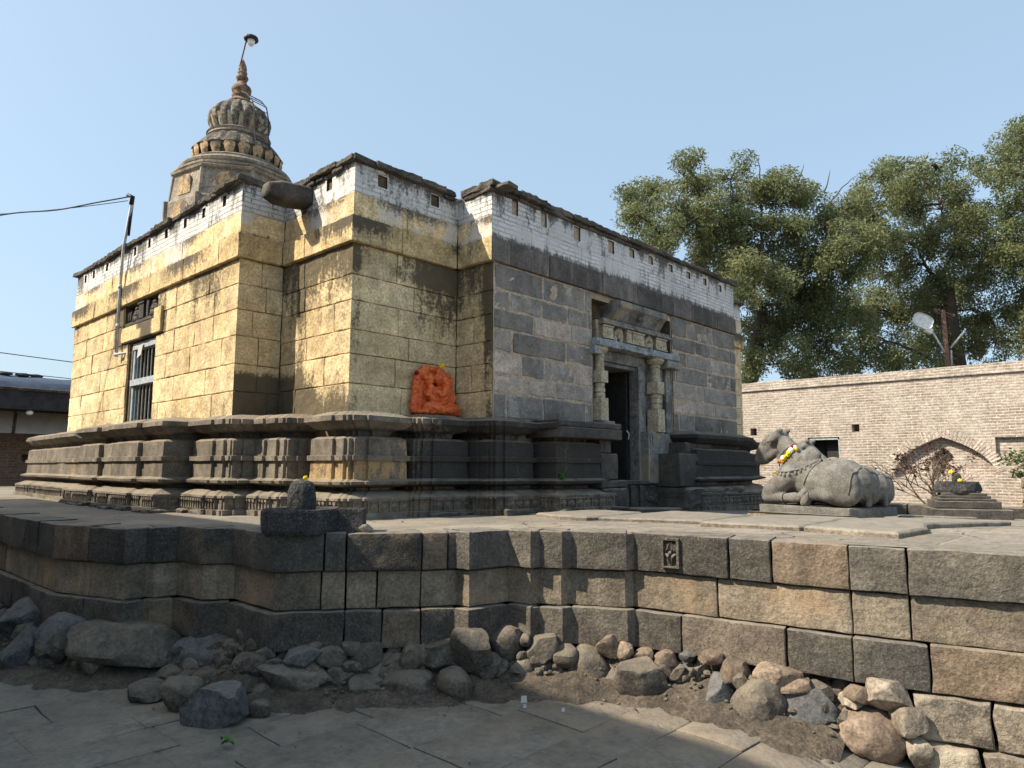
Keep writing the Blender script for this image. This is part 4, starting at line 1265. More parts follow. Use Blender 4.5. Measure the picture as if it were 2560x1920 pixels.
def sweep(plan, prof, mb, step=.085):
    # subdivide the plan, keep corners sharp
    N = len(plan)
    dirs = []
    for i in range(N - 1):
        d = (Vector(plan[i + 1]) - Vector(plan[i])); L = d.length
        dirs.append((d / L, L))
    sta = []                                     # (base point, miter vector, is corner)
    for i in range(N):
        n1 = Vector((dirs[i - 1][0].y, -dirs[i - 1][0].x)) if i > 0 else None
        n2 = Vector((dirs[i][0].y, -dirs[i][0].x)) if i < N - 1 else None
        m = n2 if n1 is None else n1 if n2 is None else n1 + n2
        sta.append((Vector(plan[i]), m))
        if i < N - 1:
            k = int(dirs[i][1] / step)
            for q in range(1, k):
                sta.append((Vector(plan[i]).lerp(Vector(plan[i + 1]), q / k), n2))
    ids = []
    for (p, m) in sta:
        col = []
        for (e, z) in prof:
            x, y = p.x + m.x * e, p.y + m.y * e
            if z < -.2: z = z + min(1, (-.2 - z) / .3) * (zplat(x) + .52)
            w = .011 * nz((x, y, z), 4, 3) + .006 * nz((x, y, z), 12, 5)
            chip = nz((x, y, z), 2.4, 17)
            if chip > .38 and e > .2: w -= (chip - .38) * .12
            mm = m.normalized()
            st = .38 * sstep((x - 4.7) / .7) + .12 * nz((x, y, z), 1.6, 21) + (.22 if -.2 < z < .35 and x > 4.9 else 0) + .2 * sstep((z - .3) / .2) * sstep((x - 4.0) / 1.5)  # entrance side darker: its shade is put into the colour
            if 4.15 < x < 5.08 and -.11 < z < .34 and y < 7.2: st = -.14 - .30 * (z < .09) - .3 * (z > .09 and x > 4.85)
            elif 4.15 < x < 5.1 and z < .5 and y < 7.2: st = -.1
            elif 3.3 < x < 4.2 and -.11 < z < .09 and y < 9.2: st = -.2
            col.append(mb.vert((x + mm.x * w, y + mm.y * w, z + .006 * nz((x, y, z), 3, 9)), st))
        ids.append(col)
    for i in range(len(ids) - 1):
        for j in range(len(prof) - 1):
            mb.face((ids[i][j], ids[i][j + 1], ids[i + 1][j + 1], ids[i + 1][j]))
    # close both ends
    for e in (0, -1):
        c = ids[e]
        p, m = sta[e]
        back = [mb.vert((p.x - m.x * .12, p.y - m.y * .12, prof[j][1])) for j in (0, len(prof) - 1)]
        f = list(c) + [back[1], back[0]]
        mb.face(f if e == 0 else f[::-1])

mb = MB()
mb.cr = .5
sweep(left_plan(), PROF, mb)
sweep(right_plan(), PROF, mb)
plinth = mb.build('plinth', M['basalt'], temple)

def carved_band():
    """lozenges on the entrance side, little dentils on the flank side of the lowest moulding"""
    mb = MB()
    Z = Vector((0, 0, 1))
    R = random.Random(3)
    for plan in (left_plan(), right_plan()):
        for i in range(len(plan) - 1):
            a = Vector((*plan[i], 0)); b = Vector((*plan[i + 1], 0))
            u = b - a; L0 = u.length; u.normalize()
            n = Vector((u.y, -u.x, 0))
            # true ends after the mitre
            ea = .30; 
            def turn(k):
                if k <= 0 or k >= len(plan) - 1: return 0
                d1 = (Vector(plan[k]) - Vector(plan[k - 1])).normalized(); d2 = (Vector(plan[k + 1]) - Vector(plan[k])).normalized()
                return d1.x * d2.y - d1.y * d2.x
            s0 = -ea * (1 if turn(i) > .1 else -1 if turn(i) < -.1 else 0)
            s1 = L0 + ea * (1 if turn(i + 1) > .1 else -1 if turn(i + 1) < -.1 else 0)
            L = s1 - s0
            if L < .16: continue
            o = a + u * s0 + n * .303
            dz = zplat(o.x) + .52
            if abs(n.y) > .5 and n.y < 0 and o.x < 11.5:
                k = max(1, int(round((L - .06) / .15))); w = (L - .06) / k
                for q in range(k):
                    cs = .03 + w * (q + .5)
                    def P(s, t, d): return o + u * (cs + s) + Z * (-.40 + dz + t) + n * d
                    hw, hh = w * .36, .052
                    # frame bars
                    mb.hexa([P(-w / 2, -.058, -.02), P(-w / 2 + .016, -.058, -.02), P(-w / 2 + .016, -.058, .016), P(-w / 2, -.058, .016), P(-w / 2, .058, -.02), P(-w / 2 + .016, .058, -.02), P(-w / 2 + .016, .058, .016), P(-w / 2, .058, .016)])
                    c = mb.vert(P(0, 0, .026))
                    ring = [mb.vert(P(hw, 0, .008)), mb.vert(P(0, hh, .008)), mb.vert(P(-hw, 0, .008)), mb.vert(P(0, -hh, .008))]
                    rb = [mb.vert(P(hw, 0, -.02)), mb.vert(P(0, hh, -.02)), mb.vert(P(-hw, 0, -.02)), mb.vert(P(0, -hh, -.02))]
                    for e in range(4):
                        f = (e + 1) % 4
                        mb.face((c, ring[e], ring[f])); mb.face((ring[e], rb[e], rb[f], ring[f]))
                def P(s, t, d): return o + u * s + Z * (-.40 + dz + t) + n * d
                for (t0, t1) in ((-.074, -.058), (.05, .066)):
                    mb.hexa([P(.02, t0, -.02), P(L - .02, t0, -.02), P(L - .02, t0, .018), P(.02, t0, .018), P(.02, t1, -.02), P(L - .02, t1, -.02), P(L - .02, t1, .018), P(.02, t1, .018)])
            else:
                k = max(1, int(L / .062)); w = L / k
                for q in range(k):
                    if R.random() < .12: continue
                    cs = w * (q + .5)
                    def P(s, t, d): return o + u * (cs + s) + Z * (-.40 + dz + t) + n * d
                    hw = w * .3
                    mb.hexa([P(-hw, .03, -.02), P(hw, .03, -.02), P(hw, .03, .022), P(-hw, .03, .022), P(-hw, .056, -.02), P(hw, .056, -.02), P(hw, .056, .022), P(-hw, .056, .022)])
                    t0 = mb.vert(P(0, .02, .02)); b0 = mb.vert(P(-hw, -.055, .02)); b1 = mb.vert(P(hw, -.055, .02))
                    t2 = mb.vert(P(0, .02, -.02)); b2 = mb.vert(P(-hw, -.055, -.02)); b3 = mb.vert(P(hw, -.055, -.02))
                    for f in ((t0, b0, b1), (t0, t2, b2, b0), (b1, b3, t2, t0), (b0, b2, b3, b1)): mb.face(f)
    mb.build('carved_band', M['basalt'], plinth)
carved_band()

def plinth_rubble():
    """rough packing course and loose slabs where the mouldings meet the paving"""
    mb = MB(); R = random.Random(14)
    P = offs(left_plan(), .37)
    for i in range(len(P) - 1):
        a = Vector((*P[i], 0)); b = Vector((*P[i + 1], 0)); L = (b - a).length
        if L < .3 or a.y > 12.5: continue
        u = (b - a).normalized(); n = Vector((u.y, -u.x, 0))
        s = 0
        while s < L - .1:
            w = R.uniform(.16, .42); mb.cr = R.random()
            if R.random() < .75:
                rblock(mb, a + u * s + Vector((0, 0, zplat(a.x) - .02)) + n * R.uniform(-.05, .05), u, n, min(w, L - s), R.uniform(.035, .075), .2, .02, .018, 3, 1, R.uniform(0, 40), 9, None, 1.5)
            s += w + .02
    mb.build('packing_stones', M['ledge'], plinth)
plinth_rubble()

# ------------------------------------------------------------------ doorway
def hbox(mb, x0, x1, y0, y1, z0, z1, r=.008, amp=.004, seed=1.0, k=3, kz=3):
    """box seen from the entrance side, worn front"""
    rblock(mb, (x0, y0, z0), (1, 0, 0), (0, -1, 0), x1 - x0, z1 - z0, y1 - y0, r, amp, k, kz, seed, 7)

def doorway():
    mb = MB(); y = YC
    # jambs: reveal, outer pilaster strips, plinth blocks
    for (x0, x1, yo, yb, z0, z1) in ((8.30, 8.47, y + .05, y + .6, -.2, 1.64), (9.47, 9.66, y + .05, y + .24, -.2, 1.64), (9.70, 9.84, y + .09, y + .5, .5, 1.64),
                                     (9.84, 9.90, y + .09, y + .5, -.2, 1.64), (10.07, 10.20, y + .06, y + .5, .52, 1.64), (10.24, 10.40, y + .02, y + .5, .6, 1.66),
                                     (8.17, 8.24, y + .02, y + .5, .6, 1.66)):
        hbox(mb, x0, x1, yo, yb, z0, z1, .01, .004, x0, 2, 8)
    hbox(mb, 8.24, 10.24, y + .08, y + .5, 1.622, 1.79, .01, .004, 3, 10, 2)          # lintel
    hbox(mb, 8.24, 10.24, y + .12, y + .5, 1.56, 1.618, .008, .003, 5, 10, 1)
    j = mb.build('doorway', M['doorpaint'], temple)
    mb = MB()
    hbox(mb, 9.49, 9.98, y - .10, y + .3, -.2, .60, .012, .006, 9, 4, 6)             # right plinth block of the jamb
    hbox(mb, 10.0, 10.3, y - .06, y + .3, -.2, .58, .012, .006, 19, 4, 6)
    mb.build('jamb_block', M['doorpaint'], j)
    mb = MB()
    for x in (9.47, 9.53):
        mb.box(x + .06, x + .082, y - .118, y - .08, -.19, .56)
    mb.build('jamb_fillet', M['doorpaint'], j)
    mb = MB()
    hbox(mb, 8.14, 10.44, y - .13, y + .3, 1.795, 1.90, .012, .012, 11, 14, 2)
    hbox(mb, 8.12, 8.34, y - .1, y + .3, 1.67, 1.79, .012, .008, 12, 3, 2)
    mb.build('lintel_cornice', M['bluewash'], j)
    mb = MB()
    hbox(mb, 10.06, 10.50, y - .13, y + .3, 1.66, 1.79, .015, .008, 12, 3, 2)
    mb.build('bracket', M['doorpaint'], j)
    # pilaster columns, turned and faceted
    def column(x, yc, z0, z1, r):
        mb = MB()
        h = z1 - z0
        oct_ = lambda a, rr, z: rr / max(abs(math.cos(a)), abs(math.sin(a)))
        mb.lathe((x, yc, z0), [(r * 1.02, 0), (r * .98, h * .30)], 16, oct_, 0)
        mb.lathe((x, yc, z0), [(r * .8, h * .30), (r * .9, h * .315), (r * .9, h * .36), (r * .72, h * .37), (r * .9, h * .385), (r * .9, h * .43), (r * .7, h * .445), (r * .85, h * .46), (r * .85, h * .5), (r * .7, h * .51)], 16)
        mb.lathe((x, yc, z0), [(r * 1.0, h * .51), (r * 1.0, h * .67)], 16, oct_, 0)
        mb.lathe((x, yc, z0), [(r * .8, h * .67), (r * .74, h * .86), (r * .86, h * .865), (r * .86, h * .885), (r * .7, h * .9), (r * 1.1, h * .92), (r * 1.45, h * .95), (r * 1.5, h * .97), (r * 1.2, h * .985), (r * 1.6, h)], 16)
        return mb
    column(8.335, y - .02, .71, 1.79, .088).build('door_column', M['cream'], j)
    column(9.80, y - .05, .60, 1.79, .10).build('door_column', M['cream'], j)
    mb = MB()
    hbox(mb, 8.19, 8.50, y - .17, y + .2, .60, .70, .015, .006, 17, 3, 1)
    mb.build('column_base', M['doorpaint'], j)
    # carved frieze: alternating pilaster blocks and leafy panels
    mb = MB()
    hbox(mb, 8.3, 10.2, y + .0, y + .4, 1.90, 2.20, .008, .003, 21, 8, 2)
    xs = [8.34, 8.62, 8.95, 9.12, 9.46, 9.78, 10.12]
    for k in range(6):
        x0, x1 = xs[k] + .012, xs[k + 1] - .012
        if k in (0, 2, 3, 5):
            hbox(mb, x0, x1, y - .085, y + .02, 1.945, 2.10, .008, .004, 22 + k, 3, 3)
            hbox(mb, x0 - .008, x1 + .008, y - .1, y + .02, 2.10, 2.125, .005, .003, 29 + k, 3, 1)
            hbox(mb, x0 - .008, x1 + .008, y - .1, y + .02, 1.925, 1.945, .005, .003, 39 + k, 3, 1)
            if k in (3, 5):
                for q in range(5):
                    mb.ball((x0 + (x1 - x0) * (.18 + .16 * q), y - .088, 2.02 + .03 * math.sin(q * 2.2)), .026, 6, 4, (1, .6, 1.3))
            else:
                for (s, t) in ((0, 1), (1, 0), (0, -1), (-1, 0)): pass
                mb.ball(((x0 + x1) / 2, y - .088, 2.022), .05, 4, 3, (.9, .4, 1.1))
        else:
            R = random.Random(k)
            for q in range(9):
                a = q / 8 * math.pi
                mb.ball(((x0 + x1) / 2 + math.cos(a) * .1, y - .035 - .02 * math.sin(a), 1.965 + math.sin(a) * .12), .036, 6, 4, (.7, .8, 1.5), .3, k)
            for q in range(7):
                mb.ball(((x0 + x1) / 2 + R.uniform(-.09, .09), y - .05, 2.0 + R.uniform(-.05, .07)), .035, 6, 4, (.7, .7, 1.3), .3, q)
    mb.build('carved_frieze', M['cream'], j)
    # projecting eave with curved underside and top slab
    mb = MB()
    hbox(mb, 8.32, 10.26, y - .12, y + .3, 2.135, 2.175, .008, .004, 51, 8, 1)
    hbox(mb, 8.36, 10.22, y - .08, y + .3, 2.178, 2.225, .008, .004, 52, 8, 1)
    prof = [(0.0, 2.228), (-.02, 2.235), (-.045, 2.26), (-.08, 2.32), (-.13, 2.385), (-.175, 2.42)]
    def ev(x):
        return [mb.vert((x, y + e, z)) for e, z in prof] + [mb.vert((x, y - .185, 2.43)), mb.vert((x, y - .185, 2.52)), mb.vert((x, y - .12, 2.545)), mb.vert((x, y + .2, 2.555)), mb.vert((x, y + .2, 2.228))]
    cols = [ev(8.66 + (9.98 - 8.66) * q / 8) for q in range(9)]
    m = len(cols[0])
    for q in range(8):
        for e in range(m):
            f = (e + 1) % m
            mb.face((cols[q][e], cols[q + 1][e], cols[q + 1][f], cols[q][f]))
    mb.face(cols[0]); mb.face(cols[-1][::-1])
    mb.ball((9.28, y - .13, 2.33), .055, 10, 6, (1.2, .8, .8))
    mb.build('eave', M['doorpaint'], j)
    # threshold with worn carving, door leaf folded inside
    mb = MB()
    hbox(mb, 8.36, 10.42, y - .10, y + .8, -.215, -.155, .012, .006, 61, 10, 1)
    hbox(mb, 8.40, 10.30, y - .05, y + .8, -.62, -.217, .012, .008, 62, 12, 4)
    R = random.Random(6)
    for cx in (8.75, 9.65):
        for q in range(16):
            mb.ball((cx + R.uniform(-.2, .2), y - .06, -.36 + R.uniform(-.12, .1)), R.uniform(.02, .045), 6, 4, (1, .8, 1.2), .3, q)
    for cx in (8.5, 9.05, 9.3, 10.1):
        hbox(mb, cx - .05, cx + .05, y - .09, y + .05, -.55, -.23, .01, .006, cx * 3, 2, 3)
    mb.build('threshold', M['ledge'], j)
    mb = MB()
    for k in range(3):
        mb.box(9.40 + .045 * k, 9.43 + .045 * k, y + .25 + .02 * k, y + .75, -.15, 1.6)
    d = mb.build('door_leaf', M['darkwood'], j)
    mb = MB(); mb.tube([(9.41, y + .25, .62), (9.40, y + .2, .56), (9.41, y + .22, .48)], .012, 6)
    mb.build('door_ring', M['steel'], d)
doorway()

def entrance_blocks():
    """broken moulding pieces and repair slabs either side of the door"""
    mb = MB(); y = YC
    hbox(mb, 7.70, 8.08, y - .50, y - .03, -.13, .22, .015, .008, 71, 4, 4)
    hbox(mb, 7.73, 7.98, y - .46, y - .03, .225, .40, .015, .008, 72, 3, 2)
    hbox(mb, 7.6, 8.16, y - .62, y - .03, -.60, -.24, .03, .015, 73, 6, 4)
    hbox(mb, 7.58, 8.14, y - .60, y - .03, -.235, -.14, .02, .012, 74, 6, 1)
    hbox(mb, 6.70, 8.02, y - .62, y - .03, .40, .53, .012, .006, 75, 12, 2)
    hbox(mb, 6.72, 8.06, y - .58, y - .03, .535, .62, .02, .01, 76, 12, 2)
    mb.build('repair_block', M['ledge'], plinth)
    mb = MB()
    hbox(mb, 9.72, 10.94, y - .50, y - .03, -.25, .26, .015, .008, 81, 8, 5)
    hbox(mb, 10.1, 10.9, y - .42, y - .03, .262, .44, .03, .008, 82, 6, 3)
    hbox(mb, 9.72, 11.7, y - .64, y - .03, -.75, -.26, .06, .03, 83, 10, 5)
    mb.build('repair_block', M['ledge'], plinth)
entrance_blocks()

# ------------------------------------------------------------------ barred window, carved niche over it
def window():
    y0, y1, z0, z1 = WIN
    mb = MB()
    x = XA + .055
    # frame set back in the opening
    mb.box(x, x + .09, y1 - .17, y1 - .10, z0, z1 - .04)
    mb.box(x + .02, x + .09, y0 + .0, y0 + .03, z0, z1 - .04)
    mb.box(x + .025, x + .085, y0 + .03, y1 - .17, z0 + .001, z0 + .03)
    w = mb.build('window', M['bluewood'], temple)
    mb = MB(); mb.box(x - .015, x + .085, y0 + .02, y1 - .1, z1 - .13, z1 - .03); mb.build('window_head', M['palewood'], w)
    mb = MB(); mb.box(x - .03, x + .07, y0 + .02, y1 - .1, 1.265, 1.36); mb.build('cross_rail', M['palewood'], w)
    k = 7
    for q in range(k):
        yy = y0 + .085 + (y1 - .28 - y0) * q / (k - 1)
        mb = MB()
        mb.tube([(x + .04, yy, z0), (x + .04, yy + .004, z1 - .1)], .0105, 6)
        mb.build('window_bar', M['bar'], w)
    mb = MB()
    for zz in (1.62, 1.47, 1.08, .93, .8):
        mb.box(x + .4, x + .42, y0 + .2, y0 + .75, zz, zz + .022)
    mb.build('inner_slat', M['iron'], w)
    mb = MB()
    a = [(x - .03, 11.62, 1.86), (x - .03, 11.42, 1.90), (x - .045, 11.45, 1.72), (x - .04, 11.62, 1.68)]
    mb.quad(*a); mb.quad(*[(p[0] - .003, p[1], p[2]) for p in a[::-1]])
    mb.solo('paper_notice', M['paper'], 'curled white paper notice tied to the barred window', 'paper')
    mb = MB(); mb.box(XA + .045, XA + .3, y1 - .095, y1 - .02, z0, z1); mb.build('window_reveal', M['darkjoint'], w)
window()

def niche():
    mb = MB()
    y0, y1, z0, z1 = FRZ
    def fbox(a, b, c, d, e, f, sd): rblock(mb, (XA + c, b, e), (0, -1, 0), (-1, 0, 0), b - a, f - e, d, .008, .005, 3, 3, sd, 8)
    fbox(y0 + .04, y1 - .02, -.005, .1, z0 + .0, z0 + .055, 3)
    # worn figures: central shrine block flanked by squat attendants
    fbox(11.42, 11.62, -.01, .1, z0 + .06, z0 + .30, 5)
    fbox(11.39, 11.65, -.025, .1, z0 + .285, z0 + .32, 6)
    fbox(11.25, 11.33, .0, .1, z0 + .06, z0 + .32, 7)
    for (yy, s) in ((11.80, 1.0), (11.08, 1.05)):
        for q, (dz, r) in enumerate(((.08, .085), (.17, .075), (.25, .055))):
            mb.ball((XA + .05, yy, z0 + dz), r * s, 10, 7, (.9, 1.2 if q < 2 else .9, .9), .25, q)
        for sg in (-1, 1): mb.ball((XA + .03, yy + sg * .085, z0 + .13), .04, 8, 5, (.8, .8, 1.5), .2, sg)
    for sg, yy in ((1, 12.05), (1, 12.13)):
        mb.ball((XA + .05, yy, z0 + .16), .05, 8, 6, (.8, .55, 2.0), .15, yy)
    mb.build('carved_niche', M['ledge'], temple)
    mb = MB()
    rblock(mb, (XA - .035, 12.25, WIN[3] + .01), (0, -1, 0), (-1, 0, 0), 12.25 - 10.90, .24, .12, .012, .006, 8, 3, 4, 6, lambda p: .55 if 11.0 < p[1] < 11.5 else .2)
    rblock(mb, (XA - .045, 10.895, WIN[3] + .005), (0, -1, 0), (-1, 0, 0), .28, .38, .12, .012, .006, 4, 4, 14, 6, lambda p: .2)
    mb.build('window_lintel', M['cornice'], temple)
niche()

# ------------------------------------------------------------------ spire over the sanctum
SX, SY = 8.97, 19.55
def spire():
    c = (SX, SY, 0)
    mb = MB()
    # hidden sanctum mass and the faceted drum
    n = 8
    octo = lambda A0: (lambda a, r, z: r * math.cos(math.pi / n) / math.cos(((a - A0 + math.pi / n) % (2 * math.pi / n)) - math.pi / n))
    mb.lathe(c, [(2.2, -.5), (2.15, 5.2), (2.0, 5.25), (1.92, 6.4), (1.84, 6.5), (1.84, 7.25), (1.81, 7.3)], 48, octo(.2), .2)
    soft = lambda a, r, z: r * (.45 + .55 * octo(.2)(a, 1.0, z) / .962)
    mb.lathe(c, [(1.79, 7.25), (1.76, 7.4), (1.70, 7.9), (1.68, 8.06), (1.76, 8.10), (1.78, 8.16), (1.70, 8.20)], 48, octo(.2), .2)
    mb.lathe(c, [(1.60, 8.18), (1.66, 8.23), (1.66, 8.29), (1.56, 8.33), (1.50, 8.36)], 64, soft, .2)
    mb.lathe(c, [(1.46, 8.34), (1.53, 8.40), (1.55, 8.46), (1.51, 8.52), (1.40, 8.57), (1.34, 8.60), (1.36, 8.64), (1.30, 8.68), (1.15, 8.7)], 64)
    sp = mb.build('spire', M['plaster'], temple)
    # arched niches of the drum facets
    for k in range(8):
        a = .2 + k * math.pi / 4
        d = Vector((math.cos(a), math.sin(a), 0)); t = Vector((-d.y, d.x, 0))
        for (zb, zt, rad, w, mat) in ((6.55, 7.2, 1.84 * math.cos(math.pi / 8), .34, 'ochre'), (7.42, 7.98, 1.745 * math.cos(math.pi / 8), .27, 'ochre')):
            mb = MB()
            o = Vector(c) + d * (rad - .03)
            poly = [(-w, zb), (w, zb), (w, zt - w * .7)] + [(w * math.cos(q * math.pi / 8), zt - w * .7 + w * .7 * math.sin(q * math.pi / 8)) for q in range(1, 8)] + [(-w, zt - w * .7)]
            mb.extrude(poly, 0, .06, lambda s, z, e: o + t * s + Vector((0, 0, z)) + d * e)
            mb.build('drum_niche', M[mat], sp)
        mb = MB()
        a2 = .2 + math.pi / 8 + k * math.pi / 4
        d2 = Vector((math.cos(a2), math.sin(a2), 0))
        mb.tube([Vector(c) + d2 * 1.83 + Vector((0, 0, 6.45)), Vector(c) + d2 * 1.83 + Vector((0, 0, 7.3))], .08, 6)
        mb.tube([Vector(c) + d2 * 1.72 + Vector((0, 0, 7.3)), Vector(c) + d2 * 1.66 + Vector((0, 0, 8.1))], .07, 6)
        mb.build('corner_rib', M['plaster'], sp)
    # lower dome
    mb = MB()
    mb.cs = .1
    mb.lathe(c, [(1.26, 8.62), (1.29, 8.66), (1.24, 8.70), (1.20, 8.73), (1.15, 8.76)], 48)
    mb.cs = .5
    rib = lambda nn, amt: (lambda a, r, z: r * (1 - amt * (abs(math.cos(a * nn / 2)) ** 6)))
    mb.lathe(c, [(1.08, 8.7), (1.22, 9.03), (1.27, 9.06), (1.2, 9.16), (1.06, 9.32), (.93, 9.45), (.86, 9.52), (.8, 9.56)], 128, rib(16, .05))
    ld = mb.build('lower_dome', M['plaster'], sp)
    def petals(nn, r0, r1, z0, z1, w, mat, par, ph=0.0):
        for k in range(nn):
            a = ph + k * 2 * math.pi / nn
            mb = MB()
            g = []
            for i in range(7):
                t = i / 6
                row = []
                for j in range(5):
                    s = (j / 4 - .5) * 2
                    ww = w * (.62 + .5 * t) if t < .6 else w * (.92) * math.sqrt(max(0, 1 - ((t - .6) / .42) ** 2)) + .01
                    rr = r0 + (r1 - r0) * t + .05 * (1 - s * s) * math.sin(math.pi * min(1, t + .15))
                    aa = a + s * ww / rr
                    row.append(mb.vert((c[0] + math.cos(aa) * rr, c[1] + math.sin(aa) * rr, z0 + (z1 - z0) * t)))
                g.append(row)
            for i in range(6):
                for j in range(4): mb.face((g[i][j], g[i][j + 1], g[i + 1][j + 1], g[i + 1][j]))
            mb.cr = random.random()
            mb.build('petal', M[mat], par, True)
    petals(20, 1.18, 1.25, 8.72, 9.08, .165, 'ochre', ld)
    # upper dome
    mb = MB()
    mb.cs = .12
    mb.lathe(c, [(.80, 9.5), (.88, 9.56), (.86, 9.62), (.90, 9.66), (.80, 9.72), (.74, 9.74)], 48)
    mb.cs = .42
    mb.lathe(c, [(.66, 9.68), (.78, 9.86), (.87, 10.02), (.89, 10.14), (.86, 10.28), (.78, 10.42), (.65, 10.55), (.5, 10.65), (.38, 10.72), (.30, 10.76)], 128, rib(16, .10))
    ud = mb.build('upper_dome', M['plaster'], sp)
    petals(16, .66, .86, 9.70, 10.12, .115, 'palewash', ud)
    mb = MB()
    mb.lathe(c, [(.42, 10.70), (.40, 10.76), (.28, 10.84), (.22, 10.92), (.2, 10.96), (.27, 10.98), (.22, 11.02), (.17, 11.04), (.27, 11.12), (.285, 11.2), (.26, 11.28), (.16, 11.36), (.14, 11.42), (.10, 11.46), (.15, 11.5), (.18, 11.57), (.15, 11.64),
                 (.10, 11.68), (.14, 11.72), (.14, 11.75), (.11, 11.78), (.125, 11.86), (.10, 11.98), (.05, 12.1), (.005, 12.2)], 20)
    mb.build('finial', M['finial'], sp, True)
    mb = MB()
    # iron ladder bent over the domes, on the side that faces the entrance
    la = math.atan2(-.984, .18)
    d = Vector((math.cos(la), math.sin(la), 0)); t = Vector((-d.y, d.x, 0))
    path = [(.34, 10.95), (.62, 10.78), (.88, 10.5), (1.0, 10.1), (1.02, 9.6), (1.16, 9.0), (1.3, 8.4), (1.4, 7.9)]
    pr = [(.03, 11.0)] + path
    for sg in (-1, 1):
        mb.tube([Vector(c) + d * r + t * (sg * .24) + Vector((0, 0, z)) for r, z in path], .018, 6)
    for k in range(1, 14):
        f = k / 14 * (len(path) - 1); i = int(f); q = f - i
        r = path[i][0] * (1 - q) + path[i + 1][0] * q; z = path[i][1] * (1 - q) + path[i + 1][1] * q
        mb.tube([Vector(c) + d * r + t * -.24 + Vector((0, 0, z)), Vector(c) + d * r + t * .24 + Vector((0, 0, z))], .012, 5)
    mb.build('ladder', M['wire'], sp)
spire()

def pole_lamp():
    t = thing('pole_lamp', 'small lamp with black cap on a thin pole above the temple spire', 'lamp', (SX - .12, SY, 11.5))
    mb = MB(); mb.tube([(SX - .14, SY - .02, 11.3), (SX - .1, SY - .02, 11.9), (SX + .02, SY - .1, 12.75)], .022, 6)
    mb.build('pole', M['iron'], t)
    mb = MB(); mb.lathe((SX + .14, SY - .16, 12.62), [(.06, 0), (.1, .06), (.115, .16), (.09, .22)], 14); mb.build('bulb', M['whitep'], t, True)
    mb = MB(); mb.lathe((SX + .14, SY - .16, 12.78), [(.2, 0), (.215, .03), (.2, .09), (.1, .15), (.04, .17)], 14); mb.tube([(SX, SY - .1, 12.72), (SX + .12, SY - .16, 12.86)], .025, 6); mb.build('lamp_cap', M['black'], t)
pole_lamp()

def conduit():
    t = thing('conduit_pipe', 'grey steel service pipe rising beside the barred window above the parapet', 'pipe', (XA - .05, 12.3, 1.79))
    mb = MB()
    x = XA - .075
    mb.tube([(x, 12.29, 1.79), (x, 12.33, 2.9), (x - .01, 12.27, 3.55), (x - .04, 11.93, 4.22)], [.024, .024, .024, .026], 8)
    mb.tube([(x, 12.29, 1.80), (x, 12.18, 1.80), (x + .16, 11.92, 1.82)], .02, 8)
    mb.build('pipe', M['steel'], t, True)
    mb = MB()
    for z, yy in ((1.8, 12.29), (2.27, 12.307), (2.92, 12.33)): mb.tube([(x, yy, z - .03), (x, yy, z + .03)], .031, 10)
    mb.build('coupling', M['steel'], t, True)
    mb = MB(); mb.tube([(x - .04, 11.95, 4.2), (x - .05, 11.88, 4.3), (x - .1, 11.95, 4.33)], .036, 8); mb.tube([(x, 12.1, 3.72), (x - .03, 11.98, 4.2)], [.018, .034], 6)
    mb.build('cap', M['black'], t, True)
    # twin cable off to the left
    def cable(a, b, sag, r, n=24, wob=0.0):
        pts = []
        for i in range(n + 1):
            q = i / n
            p = Vector(a).lerp(Vector(b), q)
            p.z -= sag * 4 * q * (1 - q); p += Vector((0, 0, wob * math.sin(q * 19) * math.sin(q * 3.1)))
            pts.append(p)
        mb = MB(); mb.tube(pts, r, 5); return mb
    cable((x - .1, 11.92, 4.3), (.9, 15.2, 4.0), .14, .011, 30, .02).solo('power_cable', M['wire'], 'black power cable slung from the service pipe to the left', 'cable')
    cable((x - .1, 11.94, 4.24), (.9, 15.25, 4.05), .1, .006, 24).solo('guy_wire', M['wire'], 'thin wire running just above the black power cable', 'wire')
    cable((-6, 25.6, 4.0), (12, 25.6, 3.2), .1, .014, 24).solo('overhead_wire', M['wire'], 'upper of two thin wires above the blue tarpaulin roof', 'wire')
    cable((-6, 25.7, 3.3), (12, 25.7, 2.75), .1, .012, 24).solo('overhead_wire', M['wire'], 'lower of two thin wires just over the blue tarpaulin roof', 'wire')
conduit()
# ------------------------------------------------------------------ idols, lingas, bulls
random.seed(55)
def chain(mb, pts, rads, sq=(1, 1, 1), n=None):
    for i in range(len(pts) - 1):
        a, b = Vector(pts[i]), Vector(pts[i + 1])
        k = n or max(2, int((b - a).length / (min(rads[i], rads[i + 1]) * .35)) + 1)
        for q in range(k + (1 if i == len(pts) - 2 else 0)):
            t = q / k
            mb.ball(a.lerp(b, t), rads[i] * (1 - t) + rads[i + 1] * t, 12, 8, sq)

def flower(mb, p, r, seed=0):
    R = random.Random(seed)
    mb.ball(p, r, 9, 7, (1, 1, .85), .35, R.uniform(0, 50))
    for _ in range(14):
        d = Vector((R.gauss(0, 1), R.gauss(0, 1), R.gauss(0, 1))).normalized()
        mb.ball(Vector(p) + d * r * .75, r * .38, 5, 4, (1, 1, 1), .4, R.uniform(0, 50))

